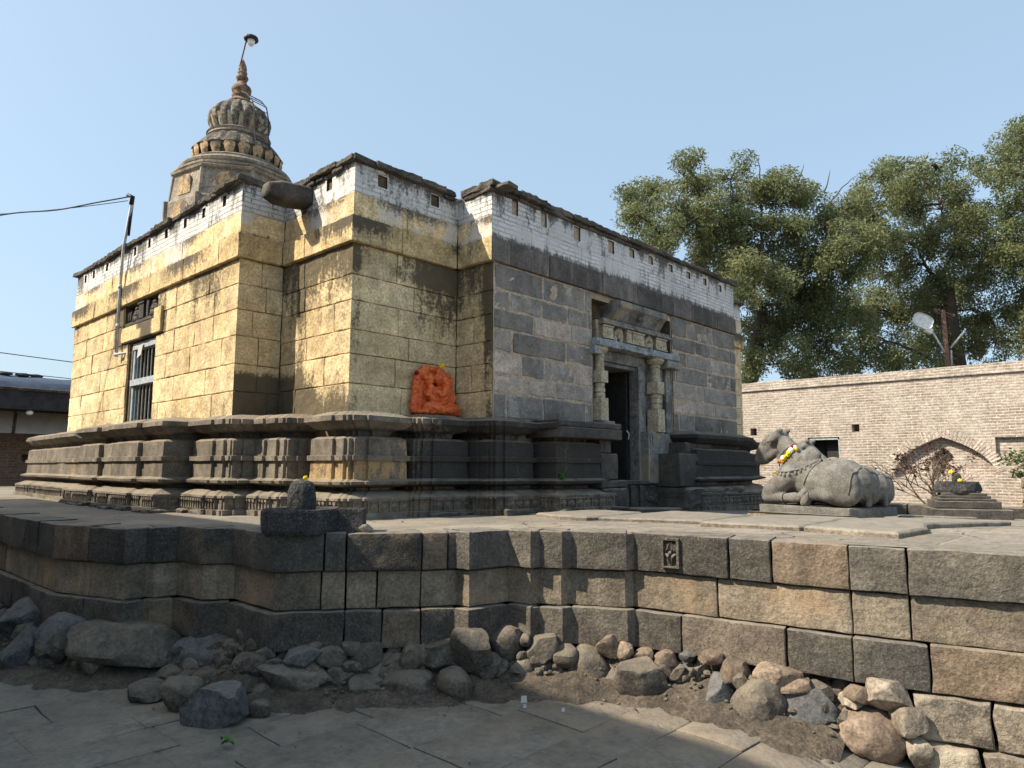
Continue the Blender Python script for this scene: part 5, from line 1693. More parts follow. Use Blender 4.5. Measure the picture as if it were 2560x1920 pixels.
def orange_idol():
    y = YB - .02
    raw = MB()
    cx, z0 = 5.68, .655
    # stele with rounded top leaning on the wall
    for q in range(9):
        t = q / 8
        w = .31 * (1 - .22 * t) if t < .75 else .31 * .83 * math.sqrt(max(.06, 1 - ((t - .75) / .29) ** 2))
        for s in np.linspace(-w, w, 9):
            raw.ball((cx + s, y - .05 + .03 * t, z0 + .06 + t * .50), .062, 8, 6, (1, .7, 1))
    B = lambda x, d, z, r, sq=(1, 1, 1): raw.ball((cx + x, y - d, z0 + z), r, 14, 10, sq)
    B(.03, .13, .22, .15, (1.0, .8, .95))            # belly
    B(.02, .15, .44, .085, (1.1, .8, 1.0))             # head
    B(.02, .13, .535, .07, (1.0, .7, .6))              # crown
    for sx in (-1, 1):
        B(.02 + sx * .12, .11, .44, .07, (.75, .35, 1.05))     # ears
        chain(raw, [(cx + .03 + sx * .13, y - .12, z0 + .33), (cx + .03 + sx * .20, y - .15, z0 + .24), (cx + .03 + sx * .15, y - .2, z0 + .18)], [.045, .04, .036])
        chain(raw, [(cx + .03 + sx * .05, y - .15, z0 + .1), (cx + .03 + sx * .22, y - .17, z0 + .085), (cx + .03 + sx * .05, y - .24, z0 + .055)], [.075, .065, .05])
        chain(raw, [(cx + .03 + sx * .14, y - .1, z0 + .36), (cx + .02 + sx * .21, y - .1, z0 + .46)], [.04, .04])
    chain(raw, [(cx + .02, y - .22, z0 + .42), (cx + .03, y - .25, z0 + .34), (cx + .0, y - .26, z0 + .27), (cx - .06, y - .26, z0 + .24), (cx - .1, y - .25, z0 + .27)], [.055, .045, .038, .034, .03])
    for sx in np.linspace(-.3, .3, 9):
        raw.ball((cx + sx, y - .13 - .05 * math.cos(sx * 5), z0 + .025), .055, 8, 6, (1.2, 1.3, .7))
    vs, fs = remeshed(raw, .011, 4)
    mb = MB()
    for v in vs:
        w = .010 * nz(v, 9, 3) + .006 * nz(v, 22, 7)
        mb.vert((v[0] + w * .6, v[1] + w, v[2] + w * .5))
    for f in fs: mb.face(f)
    mb.solo('idol', M['orange'], 'vermilion painted seated idol relief leaning in the wall corner on the plinth ledge', 'idol', None, None, True)
    mb = MB(); flower(mb, (cx + .06, y - .12, z0 + .615), .035, 3)
    mb.solo('flower', M['yflower'], 'yellow marigold on top of the vermilion idol', 'flower')
    mb = MB(); flower(mb, (cx - .30, y - .08, z0 + .50), .028, 4)
    mb.solo('flower', M['rflower'], 'dark red flower at the left shoulder of the vermilion idol', 'flower')
orange_idol()
mbx = MB(); mbx.ball((XD - .05, YB - .32, .76), .09, 12, 9, (1, 1, 1.2), .2, 2)
mbx.solo('small_idol', M['orange'], 'small vermilion stone peeping past the far corner of the grey front', 'idol')

def near_linga():
    # round basin with a spout on the front corner of the platform
    c = Vector((3.225, 5.465, -.525))
    sd = Vector((.70, -.71, 0)).normalized(); sp = Vector((-sd.y, sd.x, 0))
    t = thing('linga', 'pitted black stone linga in a round spouted basin on the front corner of the platform', 'linga', tuple(c))
    def outline(k):
        pts = []
        R = .325 * k
        for i in range(40):
            a = .30 + (2 * math.pi - .6) * i / 39
            pts.append(c + sd * (math.cos(a) * R) + sp * (math.sin(a) * R))
        pts.append(c + sd * (.52 * (.5 + .5 * k)) - sp * (.085 * k)); pts.append(c + sd * (.52 * (.5 + .5 * k)) + sp * (.085 * k))
        return pts
    mb = MB()
    lev = [(1.0, 0), (1.03, .03), (1.02, .10), (1.03, .17), (1.0, .19), (.93, .195), (.86, .185), (.82, .16), (.8, .155)]
    rows = []
    for k, z in lev:
        row = []
        for p in outline(k):
            q = Vector((p.x, p.y, c.z + z))
            w = .010 * nz(q, 9, 4) + .006 * nz(q, 25, 6)
            d = (q - c); d.z = 0; d.normalize()
            row.append(mb.vert((q.x + d.x * w, q.y + d.y * w, q.z + .008 * nz(q, 6, 8))))
        rows.append(row)
    m = len(rows[0])
    for j in range(len(rows) - 1):
        for i in range(m):
            mb.face((rows[j][i], rows[j][(i + 1) % m], rows[j + 1][(i + 1) % m], rows[j + 1][i]))
    mb.face(rows[-1]); mb.face(rows[0][::-1])
    mb.build('basin', M['linga'], t, False)
    mb = MB()
    raw = c - sd * .01 - sp * .0
    prof = [(.113, .15), (.118, .2), (.114, .28), (.108, .34), (.103, .375), (.085, .405), (.05, .425), (.012, .43)]
    g = []
    for r, z in prof:
        row = []
        for k in range(28):
            a = 2 * math.pi * k / 28
            q = Vector((raw.x + math.cos(a) * r, raw.y + math.sin(a) * r, c.z + z))
            f = 1 + .10 * nz(q, 22, 4) + .07 * nz(q, 50, 9)
            row.append(mb.vert((raw.x + math.cos(a) * r * f, raw.y + math.sin(a) * r * f, q.z)))
        g.append(row)
    for j in range(len(g) - 1):
        for k in range(28): mb.face((g[j][k], g[j][(k + 1) % 28], g[j + 1][(k + 1) % 28], g[j + 1][k]))
    mb.face(g[-1])
    mb.build('shaft', M['linga'], t, False)
    mb = MB(); flower(mb, (raw.x + sd.x * .045 - .02, raw.y + sd.y * .045, c.z + .447), .021, 9)
    mb.solo('flower', M['yflower'], 'yellow marigold on top of the near black linga', 'flower')
    mb = MB(); p = raw + sd * .02
    mb.quad((p.x - .03, p.y - .01, c.z + .436), (p.x + .01, p.y - .02, c.z + .437), (p.x + .02, p.y + .02, c.z + .446), (p.x - .02, p.y + .02, c.z + .441))
    mb.solo('leaf', M['gleaf'], 'green leaf under the marigold on the near linga', 'leaf')
    mb = rock_mesh(c + sd * .53 - Vector((0, 0, -.03)) - sp * .02, (sd, sp, Vector((0, 0, 1))), (.075, .09, .045), 5, 6, True, 3)
    mb.solo('stone', M['palerock'], 'pale loose stone wedged under the basin spout', 'stone', None, None, True)
near_linga()

def far_linga():
    t = thing('linga_shrine', 'black linga on a stepped stone pedestal beside the bare shrub', 'shrine', (12.9, 2.3, zplat(12.9)))
    # pedestal axis is turned a little from the temple's
    X = Vector((.43, -.91, 0)).normalized(); Y = Vector((.91, .43, 0)).normalized(); Z = Vector((0, 0, 1))
    c0 = Vector((13.2, 2.58, 0))
    def slab(mb, w, d, z0, z1, sx=0, r=.02, seed=1):
        o = c0 + X * (sx - w / 2) - Y * (d / 2) + Z * z0
        rblock(mb, o, X, -Y, w, z1 - z0, d, r, .008, 6, 3, seed, 6)
        rblock(mb, c0 + X * (sx + w / 2) - Y * (d / 2 - .012) + Z * (z0 + .004), Y, X, d - .02, z1 - z0 - .008, .2, r * .6, .008, 6, 3, seed + 3, 6)
    mb = MB(); mb.cr = .5
    slab(mb, 1.10, .92, -.74, -.575, 0, .02, 3)
    p = mb.build('base_step', M['ledge'], t)
    mb = MB(); slab(mb, .90, .74, -.572, -.46, -.02, .015, 5); slab(mb, .80, .64, -.455, -.42, -.02, .01, 7)
    mb.build('second_step', M['ledge'], t)
    mb = MB(); slab(mb, .70, .56, -.42, -.375, -.03, .01, 9); slab(mb, .62, .48, -.372, -.335, -.03, .01, 11)
    mb.build('top_step', M['ledge'], t)
    mb = MB()
    for sx in (-.2, 0, .2): slab(mb, .1, .4, -.337, -.31, sx - .05, .006, 13 + sx)
    mb.build('foot', M['linga'], t)
    mb = rock_mesh(c0 + X * -.07 + Z * -.245, (X, Y, Z), (.315, .27, .085), 77, 0, False, 3)
    # flatten into a thick spouted disc
    for i, v in enumerate(mb.v):
        q = Vector(v) - (c0 + X * -.07 + Z * -.245)
        zz = max(-.10, min(.085, q.z * 2.2))
        a, b = q.dot(X), q.dot(Y)
        k = 1.05
        if a > .1: a *= 1.08; b *= .9
        P = c0 + X * (-.07 + a * k) + Y * b * k + Z * (-.245 + zz)
        mb.v[i] = (P.x, P.y, P.z)
    mb.build('basin', M['linga'], t, False)
    mb = MB(); mb.lathe(c0 + X * -.06 + Z * -.18, [(.07, 0), (.068, .09), (.06, .125), (.035, .15), (.005, .155)], 20)
    mb.build('shaft', M['linga'], t, True)
    for k, (dx, dz, m, lab) in enumerate(((-.10, -.015, 'yflower', 'yellow flower on top of the far linga'), (.0, -.145, 'yflower', 'yellow flower at the foot of the far linga'))):
        mb = MB(); q = c0 + X * (-.04 + dx) - Y * (.02 if k == 0 else .1) + Z * dz
        flower(mb, q, .034, k); mb.solo('flower', M[m], lab, 'flower')
far_linga()

# ---- the bulls.  local frame: +y towards the head, -x is the flank the camera sees, z up from the pedestal top
def bull_body():
    m = MB()
    def P(s, h, x=0.0): return (x, .75 - s, h)
    E = lambda s, h, x, r, sq=(1, 1, 1): m.ball(P(s, h, x), r, 18, 12, sq)
    # trunk
    chain(m, [P(.34, .40), P(.58, .36), P(.85, .35), P(1.10, .355), P(1.24, .31)], [.25, .275, .28, .29, .25], (1.02, 1, 1))
    E(.30, .37, 0, .24, (1.0, 1, 1.15))
    E(.56, .645, 0, .15, (.8, 1.15, 1.0)); E(.62, .69, 0, .10, (.8, 1.2, .9))     # hump
    chain(m, [P(.36, .58), P(.24, .73), P(.15, .85), P(.08, .93)], [.20, .16, .135, .115], (.85, 1, 1))    # neck
    chain(m, [P(.14, .48), P(.09, .58), P(.08, .68)], [.10, .08, .085], (.5, 1, 1))                      # dewlap
    # head
    chain(m, [P(.03, .96), P(-.10, .905), P(-.20, .815), P(-.285, .72), P(-.315, .665)], [.125, .145, .132, .112, .10], (.86, 1, 1))
    chain(m, [P(-.02, .80), P(-.12, .74), P(-.24, .65)], [.10, .098, .08], (.8, 1, 1))
    E(-.07, .975, 0, .085, (1, 1, .75))
    E(-.33, .65, 0, .088, (1.05, .9, .95))
    for sx in (-1, 1):
        chain(m, [P(.08, 1.0, sx * .06), P(.115, 1.07, sx * .085), P(.15, 1.075, sx * .08)], [.045, .04, .03])      # horn stub
        chain(m, [P(.09, .985, sx * .10), P(.045, .955, sx * .155), P(-.05, .90, sx * .165)], [.035, .055, .024], (.5, 1, 1))   # ear
        chain(m, [P(.125, 1.0, sx * .085), P(.06, .965, sx * .145), P(-.02, .935, sx * .155)], [.02, .02, .014])            # ear rim
        chain(m, [P(-.15, .935, sx * .095), P(-.19, .90, sx * .1)], [.024, .02])                          # brow
        E(-.36, .68, sx * .06, .022)                                                                       # nostril wing
        # foreleg: shoulder, knee on the ground, cannon folded back
        chain(m, [P(.40, .42, sx * .2), P(.24, .30, sx * .23), P(.05, .17, sx * .245)], [.165, .145, .12])
        chain(m, [P(.03, .12, sx * .25), P(.18, .105, sx * .262), P(.33, .10, sx * .27)], [.11, .082, .066])
        chain(m, [P(.33, .10, sx * .27), P(.43, .11, sx * .275), P(.50, .11, sx * .275)], [.064, .066, .078])
        # haunch, hock and hind hoof
        m.ball(P(1.14, .29, sx * .20), .285, 20, 14, (.62, 1.08, .98))
        m.ball(P(1.24, .23, sx * .19), .22, 18, 12, (.68, 1.0, 1.0))
        chain(m, [P(1.08, .16, sx * .31), P(.92, .165, sx * .325), P(.80, .15, sx * .325)], [.10, .085, .064])
        chain(m, [P(.80, .15, sx * .325), P(.74, .10, sx * .325), P(.705, .055, sx * .325)], [.062, .064, .07])
    # upturned far hoof by the near one
    chain(m, [P(.66, .2, -.24), P(.60, .14, -.27), P(.575, .10, -.27)], [.05, .055, .052])
    # tail between the haunches
    chain(m, [P(1.43, .40), P(1.45, .28), P(1.44, .16), P(1.43, .05)], [.03, .032, .035, .045])
    vs, fs = remeshed(m, .0165, 5, .55)
    mb = MB()
    for v in vs:
        w = .004 * nz(v, 9, 3) + .0025 * nz(v, 26, 7)
        mb.vert((v[0] * (1 + w), v[1] + w, max(v[2], -.004) + w))
    for f in fs: mb.face(f)
    return mb

def surf(bvh, s, h, x0=-1.0, lift=.0):
    """point on the flank the camera sees, at side coordinates s, h"""
    hit = bvh.ray_cast(Vector((x0, .75 - s, h)), Vector((1 if x0 < 0 else -1, 0, 0)))
    p = hit[0] if hit[0] is not None else Vector((-.1 if x0 < 0 else .1, .75 - s, h))
    n = hit[1] if hit[0] is not None else Vector((-1, 0, 0))
    return p + n * lift
from mathutils.bvhtree import BVHTree

def bull(label, loc, rz, scl, first=True):
    t = thing('bull_statue', label, 'statue', (0, 0, 0), 'stone bulls facing the entrance')
    body = bull_body()
    bvh = BVHTree.FromPolygons([Vector(v) for v in body.v], body.f)
    b = body.build('body', M['granite'], t, True)
    def strap(sh, r, name='harness', sides=(-1, 1)):
        mb = MB()
        for sd in sides:
            pts = []
            for i in range(len(sh) - 1):
                k = 6
                for q in range(k + (1 if i == len(sh) - 2 else 0)):
                    f = q / k
                    pts.append(surf(bvh, sh[i][0] * (1 - f) + sh[i + 1][0] * f, sh[i][1] * (1 - f) + sh[i + 1][1] * f, sd, r * .25))
            mb.tube(pts, r, 6)
        return mb
    # collar rope, broad necklace with bells, girth strap
    strap([(.28, .82), (.19, .73), (.10, .66), (.03, .60)], .016).build('collar', M['granite'], t, True)
    strap([(.32, .815), (.23, .71), (.13, .635), (.05, .56)], .011).build('collar', M['granite'], t, True)
    neck = strap([(.82, .64), (.72, .58), (.60, .51), (.46, .47), (.30, .47), (.18, .50)], .018).build('necklace', M['granite'], t, True)
    mb = MB()
    for sd in (-1, 1):
        for i in range(9):
            f = i / 8
            s = .72 - .50 * f; h = [.535, .50, .472, .45, .432, .426, .43, .438, .45][i]
            p = surf(bvh, s, h, sd, .006)
            mb.ball(p, .028, 8, 6, (.6, .8, 1.1))
    mb.build('bell', M['granite'], neck, True)
    strap([(.82, .625), (.75, .50), (.68, .36), (.65, .30)], .015).build('girth_strap', M['granite'], t, True)
    strap([(1.36, .52), (1.385, .42), (1.385, .30), (1.36, .18)], .012).build('tail_strap', M['granite'], t, True)
    mb = MB()
    for sd in (-1, 1):
        for (s, h, r) in ((.33, .10, .074), (.81, .152, .070)):
            pts = []
            ax = Vector((0, 1, 0)) if s < .5 else Vector((0, .95, -.2)).normalized()
            cx = sd * (.27 if s < .5 else .325)
            for q in range(13):
                a = q * 2 * math.pi / 12
                pts.append(Vector((cx + math.cos(a) * r, .75 - s, h + math.sin(a) * r)))
            mb.tube(pts, .012, 6, False)
    mb.build('anklet', M['granite'], t, True)
    for sd in (-1, 1):
        mb = MB()
        p = surf(bvh, -.15, .89, sd, .0)
        mb.ball(p, .022, 10, 7, (.5, 1.2, .75))
        pts = [p + Vector((0, math.cos(q * math.pi / 6) * .036, math.sin(q * math.pi / 6) * .024)) for q in range(13)]
        mb.tube([surf(bvh, .75 - q.y, q.z, sd, .002) for q in pts], .006, 5, False)
        mb.build('eye', M['granite'], t, True)
    # pedestal
    mb = MB(); mb.cr = .5
    Z = Vector((0, 0, 1))
    def ped(x0, x1, y0, y1, z0, z1, sd):
        rblock(mb, (x0, y1, z0), (0, -1, 0), (-1, 0, 0), y1 - y0, z1 - z0, .3, .014, .008, 20, 4, sd, 6)
        rblock(mb, (x0, y0, z0), (1, 0, 0), (0, -1, 0), x1 - x0, z1 - z0, .3, .014, .008, 10, 4, sd + 1, 6)
        rblock(mb, (x1, y0, z0), (0, 1, 0), (1, 0, 0), y1 - y0, z1 - z0, .3, .014, .008, 6, 2, sd + 2, 6)
        rblock(mb, (x1, y1, z0), (-1, 0, 0), (0, 1, 0), x1 - x0, z1 - z0, .3, .014, .008, 6, 2, sd + 3, 6)
        mb.hexa([(x0 + .02, y0 + .02, z1 - .1), (x1 - .02, y0 + .02, z1 - .1), (x1 - .02, y1 - .02, z1 - .1), (x0 + .02, y1 - .02, z1 - .1), (x0 + .01, y0 + .01, z1 - .002), (x1 - .01, y0 + .01, z1 - .002), (x1 - .01, y1 - .01, z1 - .002), (x0 + .01, y1 - .01, z1 - .002)])
    ped(-.37, .34, -.66, .80, -.14, .0, 3)
    mb.build('pedestal', M['granite'], t, False)
    t.location = loc; t.rotation_euler = (0, 0, rz); t.scale = (scl, scl, scl)
    WL[t] = Vector(loc)
    return t, bvh, Matrix.Translation(Vector(loc)) @ Matrix.Rotation(rz, 4, 'Z') @ Matrix.Scale(scl, 4)

BZ = -math.atan2(.40, 1.25)
b1, bv1, mw1 = bull('near seated stone bull wearing a flower garland, on a low pedestal', (9.18, 3.29, -.434), BZ, .9)
# the second bull is a smaller copy behind the first
def copy_thing(o, label):
    c = o.copy(); COL.objects.link(c); c['label'] = label
    for ch in list(o.children):
        d = ch.copy(); COL.objects.link(d); d.parent = c
        for g in ch.children:
            e = g.copy(); COL.objects.link(e); e.parent = d
    return c
b2 = copy_thing(b1, 'second seated stone bull without garland, half hidden behind the first')
b2.location = (9.83, 3.24, -.45); b2.rotation_euler = (0, 0, BZ + .02); b2.scale = (.8, .8, .8)

def garland():
    t = thing('flower_garland', 'marigold and white flower garland hung on the near bull\'s neck', 'garland', tuple(mw1 @ Vector((-.2, .35, .6))))
    seq = [((.385, .835), 'rflower', .030), ((.41, .82), 'wflower', .026), ((.43, .79), 'yflower', .022), ((.36, .80), 'marigold', .034), ((.345, .765), 'wflower', .036), ((.325, .725), 'yflower', .034), ((.31, .70), 'yflower', .030),
           ((.27, .68), 'yflower', .026), ((.24, .665), 'wflower', .034), ((.265, .655), 'yflower', .026), ((.20, .635), 'marigold', .036), ((.22, .62), 'marigold', .026),
           ((.09, .465), 'marigold', .016), ((.05, .425), 'yflower', .030)]
    for i, ((s, h), m, r) in enumerate(seq):
        p = mw1 @ surf(bv1, s, h, -1, r * .7)
        mb = MB(); flower(mb, p, r, i); mb.build('flower', M[m], t)
    mb = MB()
    mb.tube([mw1 @ surf(bv1, s, h, -1, .02) for s, h in ((.19, .62), (.15, .58), (.115, .53), (.09, .47), (.06, .43))], .009, 6)
    mb.build('string', M['wflower'], t)
    mb = MB()
    R = random.Random(2)
    for s, h in ((.30, .735), (.28, .69), (.345, .70), (.03, .40), (.01, .43), (.05, .39)):
        p = mw1 @ surf(bv1, s, h, -1, .03)
        for _ in range(2):
            d = Vector((R.uniform(-1, 0), R.uniform(-1, 1), R.uniform(-1, .6))).normalized() * .05
            e = d.cross(Vector((0, 0, 1))).normalized() * .018
            mb.quad(p, p + d * .5 + e, p + d, p + d * .5 - e)
    mb.build('leaf', M['gleaf'], t)
garland()

# ------------------------------------------------------------------ loose raised slabs on the platform
def slab_thing(name, P, h, label, seed, group=None, mat='slab', r=.02):
    """flat stone with outline P (ccw) lying on the platform"""
    mb = MB(); mb.cr = random.Random(seed).random()
    bm = bmesh.new()
    fine = []
    N = len(P)
    for i in range(N):
        a = Vector(P[i]); b = Vector(P[(i + 1) % N]); k = max(1, int((b - a).length / .09))
        for q in range(k):
            p = a.lerp(b, q / k); fine.append(p)
    n = len(fine)
    rows = []
    for (e, dz) in ((0, -.03), (.006, h * .55), (0, h - r * .6), (-r, h)):
        pts = offs([tuple(p) for p in fine], e, True)
        row = []
        for p in pts:
            w = .016 * nz((p[0], p[1], dz), 5, seed) + .008 * nz((p[0], p[1], dz), 15, seed)
            row.append(mb.vert((p[0] + w, p[1] + w * .7, zplat(p[0]) + dz + .005 * nz((p[0], p[1], 0), 4, seed + 2))))
        rows.append(row)
    for j in range(3):
        for i in range(n):
            mb.face((rows[j][i], rows[j][(i + 1) % n], rows[j + 1][(i + 1) % n], rows[j + 1][i]))
    mb.face(rows[-1])
    mb.solo(name, M[mat], label, 'slab', group)
SG = 'raised slabs lying on the platform'
slab_thing('stone_slab', [(5.93, 4.86), (5.98, 4.55), (6.5, 4.5), (7.1, 4.6), (7.1, 5.3), (6.1, 5.35)], .04, 'raised slab nearest the entrance corner of the temple', 3, SG)
slab_thing('stone_slab', [(6.1, 4.48), (6.42, 3.45), (7.6, 3.5), (7.7, 4.52)], .035, 'sunlit raised slab with pale mortar edge in front of the door', 4, SG)
slab_thing('stone_slab', [(6.2, 3.36), (6.35, 2.5), (6.45, 2.48), (6.8, 2.5), (8.3, 2.6), (8.35, 3.4)], .04, 'long raised slab leading up to the bulls', 5, SG)
slab_thing('stone_slab', [(6.32, 2.44), (6.18, 1.66), (6.9, 1.62), (7.4, 1.75), (8.4, 1.6), (9.8, 1.46), (9.9, 2.3), (8.4, 2.52)], .045, 'broken-edged raised slab nearest the camera before the bulls', 6, SG)
slab_thing('stone_slab', [(8.48, 2.85), (8.50, 3.2), (8.75, 4.1), (8.95, 4.05), (8.72, 3.2), (8.62, 2.8)], .05, 'narrow kerb slab along the foot of the near bull pedestal', 7, SG)
slab_thing('stone_slab', [(7.7, 5.05), (8.3, 4.95), (8.9, 5.1), (8.9, 5.35), (7.8, 5.4)], .05, 'dark step slab just left of the doorway', 8, SG, 'ledge')
slab_thing('stone_slab', [(11.2, 4.85), (12.4, 4.8), (12.4, 5.1), (11.2, 5.15)], .05, 'thin slab at the far right foot of the plinth', 9, SG, 'ledge')
slab_thing('stone_slab', [(10.1, 2.5), (11.0, 2.0), (11.15, 2.25), (10.3, 2.75)], .05, 'loose slab behind the second bull pedestal', 10, SG)

def kerb():
    t = thing('stone_kerb', 'low dark block kerb along the far edge of the platform', 'kerb', (14.2, 3.3, zplat(14.2)))
    R = random.Random(8)
    y = 6.2
    while y > 1.0:
        w = R.uniform(.6, 1.0)
        mb = MB(); mb.cr = R.random()
        rblock(mb, (14.2 + R.uniform(-.02, .02), y, -.8), (0, -1, 0), (-1, 0, 0), w - .02, .21, .35, .02, .01, 8, 3, y, 6)
        mb.build('kerb_block', M['ledge'], t)
        y -= w
kerb()
# ------------------------------------------------------------------ brick enclosure wall
random.seed(77)
BX = 20.0
BK = BX / 19.0
def brick_wall():
    t = thing('brick_wall', 'long pale eroded brick enclosure wall with a pointed arch recess behind the bulls', 'wall', (BX, 3.0, GZ))
    mb = MB()
    y0, y1, zt = -14.0, 26.0, 2.43 * BK
    ys = [y0 + i * .4 for i in range(int((y1 - y0) / .4) + 1)]
    # slab with a slightly wavering top
    F = []; T = []
    zs = [GZ - .05, zt - .24]
    mb.box(BX, BX + .7, y0, y1, GZ - .05, zt - .24)
    o = mb.build('brickwork', M['brick'], t)
    # openings, all real recesses
    def arch(cy, w, zb, zs_, za):
        H = za - zs_
        half = [(1, 0), (.97, .16), (.90, .32), (.78, .49), (.6, .66), (.4, .80), (.2, .91)]
        pts = [(-w, zb), (w, zb)] + [(w * q, zs_ + H * t) for q, t in half] + [(0, za)] + [(-w * q, zs_ + H * t) for q, t in half[::-1]]
        return [(cy + a, b) for a, b in pts]
    def cutter(poly, d0, d1):
        c = MB()
        c.extrude(poly, d0, d1, lambda a, b, d: (BX + d, a, b))
        cut(o, c)
    cutter(arch(4.06 * BK, 1.05 * BK, GZ - .2 if False else -.14 * BK, -.08 * BK, .80 * BK), -.2, .20)
    cutter(arch(4.07 * BK, .255 * BK, -.12 * BK, .12 * BK, .57 * BK), .1, .42)
    for (y, z, w, h, d) in ((8.617, 1.065, .19, .2, .4), (5.933, 1.077, .19, .2, .4), (8.785, .323, .2, .16, .4), (12.3, 1.05, .19, .2, .4)):
        c = MB(); c.box(BX - .2, BX + d, y * BK - w / 2, y * BK + w / 2, z * BK - h / 2, z * BK + h / 2); cut(o, c)
    c = MB(); c.box(BX - .2, BX + .5, 6.34 * BK, 7.14 * BK, -1.9, .865 * BK); cut(o, c)
    c = MB(); c.box(BX - .2, BX + .11, 1.2 * BK, 3.0 * BK, .18 * BK, .76 * BK); cut(o, c)
    mb = MB()
    for i in range(len(ys) - 1):
        a, b = ys[i], ys[i + 1]
        za = zt + .02 * nz((0, a, 0), .7, 1) + .012 * nz((0, a, 0), 3, 2); zb = zt + .02 * nz((0, b, 0), .7, 1) + .012 * nz((0, b, 0), 3, 2)
        x0, x1 = BX - .05, BX + .75
        mb.hexa([(x0, a, zt - .24), (x1, a, zt - .24), (x1, b, zt - .24), (x0, b, zt - .24), (x0, a, za), (x1, a, za), (x1, b, zb), (x0, b, zb)])
    mb.build('top_course', M['brick'], t)
    # radiating brick ring round the arch
    mb = MB(); R = random.Random(3)
    pl = arch(4.06 * BK, 1.05 * BK, -.14 * BK, -.08 * BK, .80 * BK)[2:]
    pts = []
    for i in range(len(pl) - 1):
        a = Vector(pl[i]); b = Vector(pl[i + 1]); k = max(1, int((b - a).length / .062))
        for q in range(k): pts.append(a.lerp(b, q / k))
    cen = Vector((4.06 * BK, -.35 * BK))
    for i, p in enumerate(pts):
        d = (p - cen).normalized(); s = Vector((-d.y, d.x))
        l = .26 * R.uniform(.8, 1.15); h = .019
        mb.cr = R.random()
        q = [(p - s * h, -1), (p + s * h, -1), (p + d * l + s * h * 1.3, 0), (p + d * l - s * h * 1.3, 0)]
        f0 = [(BX - R.uniform(.004, .009), w[0].x, w[0].y) for w in q]
        f1 = [(BX + .05, w[0].x, w[0].y) for w in q]
        mb.hexa(f1 + f0)
    mb.build('arch_ring', M['ringbrick'], t)
    mb = MB()
    for (a, b, c_, d) in ((7.14, 7.10, GZ, .86), (6.38, 6.34, GZ, .86)):
        mb.box(BX + .03, BX + .14, min(a, b) * BK, max(a, b) * BK, c_, d * BK)
    mb.box(BX + .03, BX + .14, 6.34 * BK, 7.14 * BK, .80 * BK, .864 * BK)
    fr = mb.build('door_frame', M['palewood'], t)
    mb = MB()
    mb.box(BX + .3, BX + .34, 6.34 * BK, 6.75 * BK, GZ, .80 * BK); mb.box(BX + .45, BX + .49, 6.75 * BK, 7.14 * BK, GZ, .80 * BK)
    mb.build('door', M['darkwood'], t)
    # stone footing and broken masonry at the right
    mb = MB()
    courses(mb, (BX - .10, 9.5), (BX - .10, -6), [GZ, -1.2, -.78], (.5, 1.2), .012, .2, .03, .015, [], 0, 3, 4, 2)
    mb.build('footing', M['slab'], t)
    mb = MB()
    courses(mb, (BX - .55, 2.65), (BX - .55, -5), [GZ, -1.15, -.7, -.38, -.16], (.4, 1.3), .02, .5, .05, .04, [], 0, 4, 5, 3)
    mb.build('broken_masonry', M['slab'], t)
brick_wall()
mb = rock_mesh(Vector((BX - .5, 2.62, -.05)), (Vector((0, -1, 0)), Vector((1, 0, 0)), Vector((0, 0, 1))), (.14, .12, .09), 8, 6, True, 3)
mb.solo('stone', M['basalt'], 'dark loose stone on the broken masonry right of the arch', 'stone', None, None, True)

# ------------------------------------------------------------------ plants
class Leaves:
    """many small leaf blades in one mesh"""
    def __init__(s, seed): s.g = np.random.default_rng(seed); s.V = []; s.C = []
    def add(s, c, n, rad, size, droop=.5, shell=.42, wid=.22):
        g = s.g
        d = g.normal(size=(n, 3)); d /= np.linalg.norm(d, axis=1)[:, None] + 1e-9
        q = g.random(n) ** shell
        p = np.array(c)[None, :] + d * np.array(rad)[None, :] * q[:, None]
        ax = g.normal(size=(n, 3)) * np.array([1, 1, .6]) - np.array([0, 0, droop]); ax /= np.linalg.norm(ax, axis=1)[:, None] + 1e-9
        sd = np.cross(ax, g.normal(size=(n, 3))); sd /= np.linalg.norm(sd, axis=1)[:, None] + 1e-9
        L = (size * g.uniform(.6, 1.4, n))[:, None]; Wd = L * g.uniform(wid * .7, wid * 1.25, n)[:, None]
        nr = np.cross(ax, sd) * L * g.uniform(-.14, .14, n)[:, None]
        s.V.append(np.stack([p, p + ax * L * .5 + sd * Wd + nr, p + ax * L, p + ax * L * .5 - sd * Wd + nr], axis=1))
        tone = g.normal(.45, .12)
        s.C.append(np.repeat(np.clip(g.normal(tone, .17, n), 0, 1), 4))
    def build(s, name, mat, parent):
        V = np.concatenate(s.V).reshape(-1, 3) - np.array(WL[parent]); n = len(V) // 4
        me = bpy.data.meshes.new(name)
        me.vertices.add(len(V)); me.vertices.foreach_set('co', V.astype(np.float32).ravel())
        me.loops.add(len(V)); me.loops.foreach_set('vertex_index', np.arange(len(V), dtype=np.int32))
        me.polygons.add(n); me.polygons.foreach_set('loop_start', np.arange(0, len(V), 4, dtype=np.int32))
        me.materials.append(mat)
        a = me.attributes.new('rnd', 'FLOAT', 'POINT'); a.data.foreach_set('value', np.concatenate(s.C).astype(np.float32))
        me.update(calc_edges=True)
        o = bpy.data.objects.new(name, me); COL.objects.link(o); o.parent = parent; WL[o] = WL[parent]
        return o

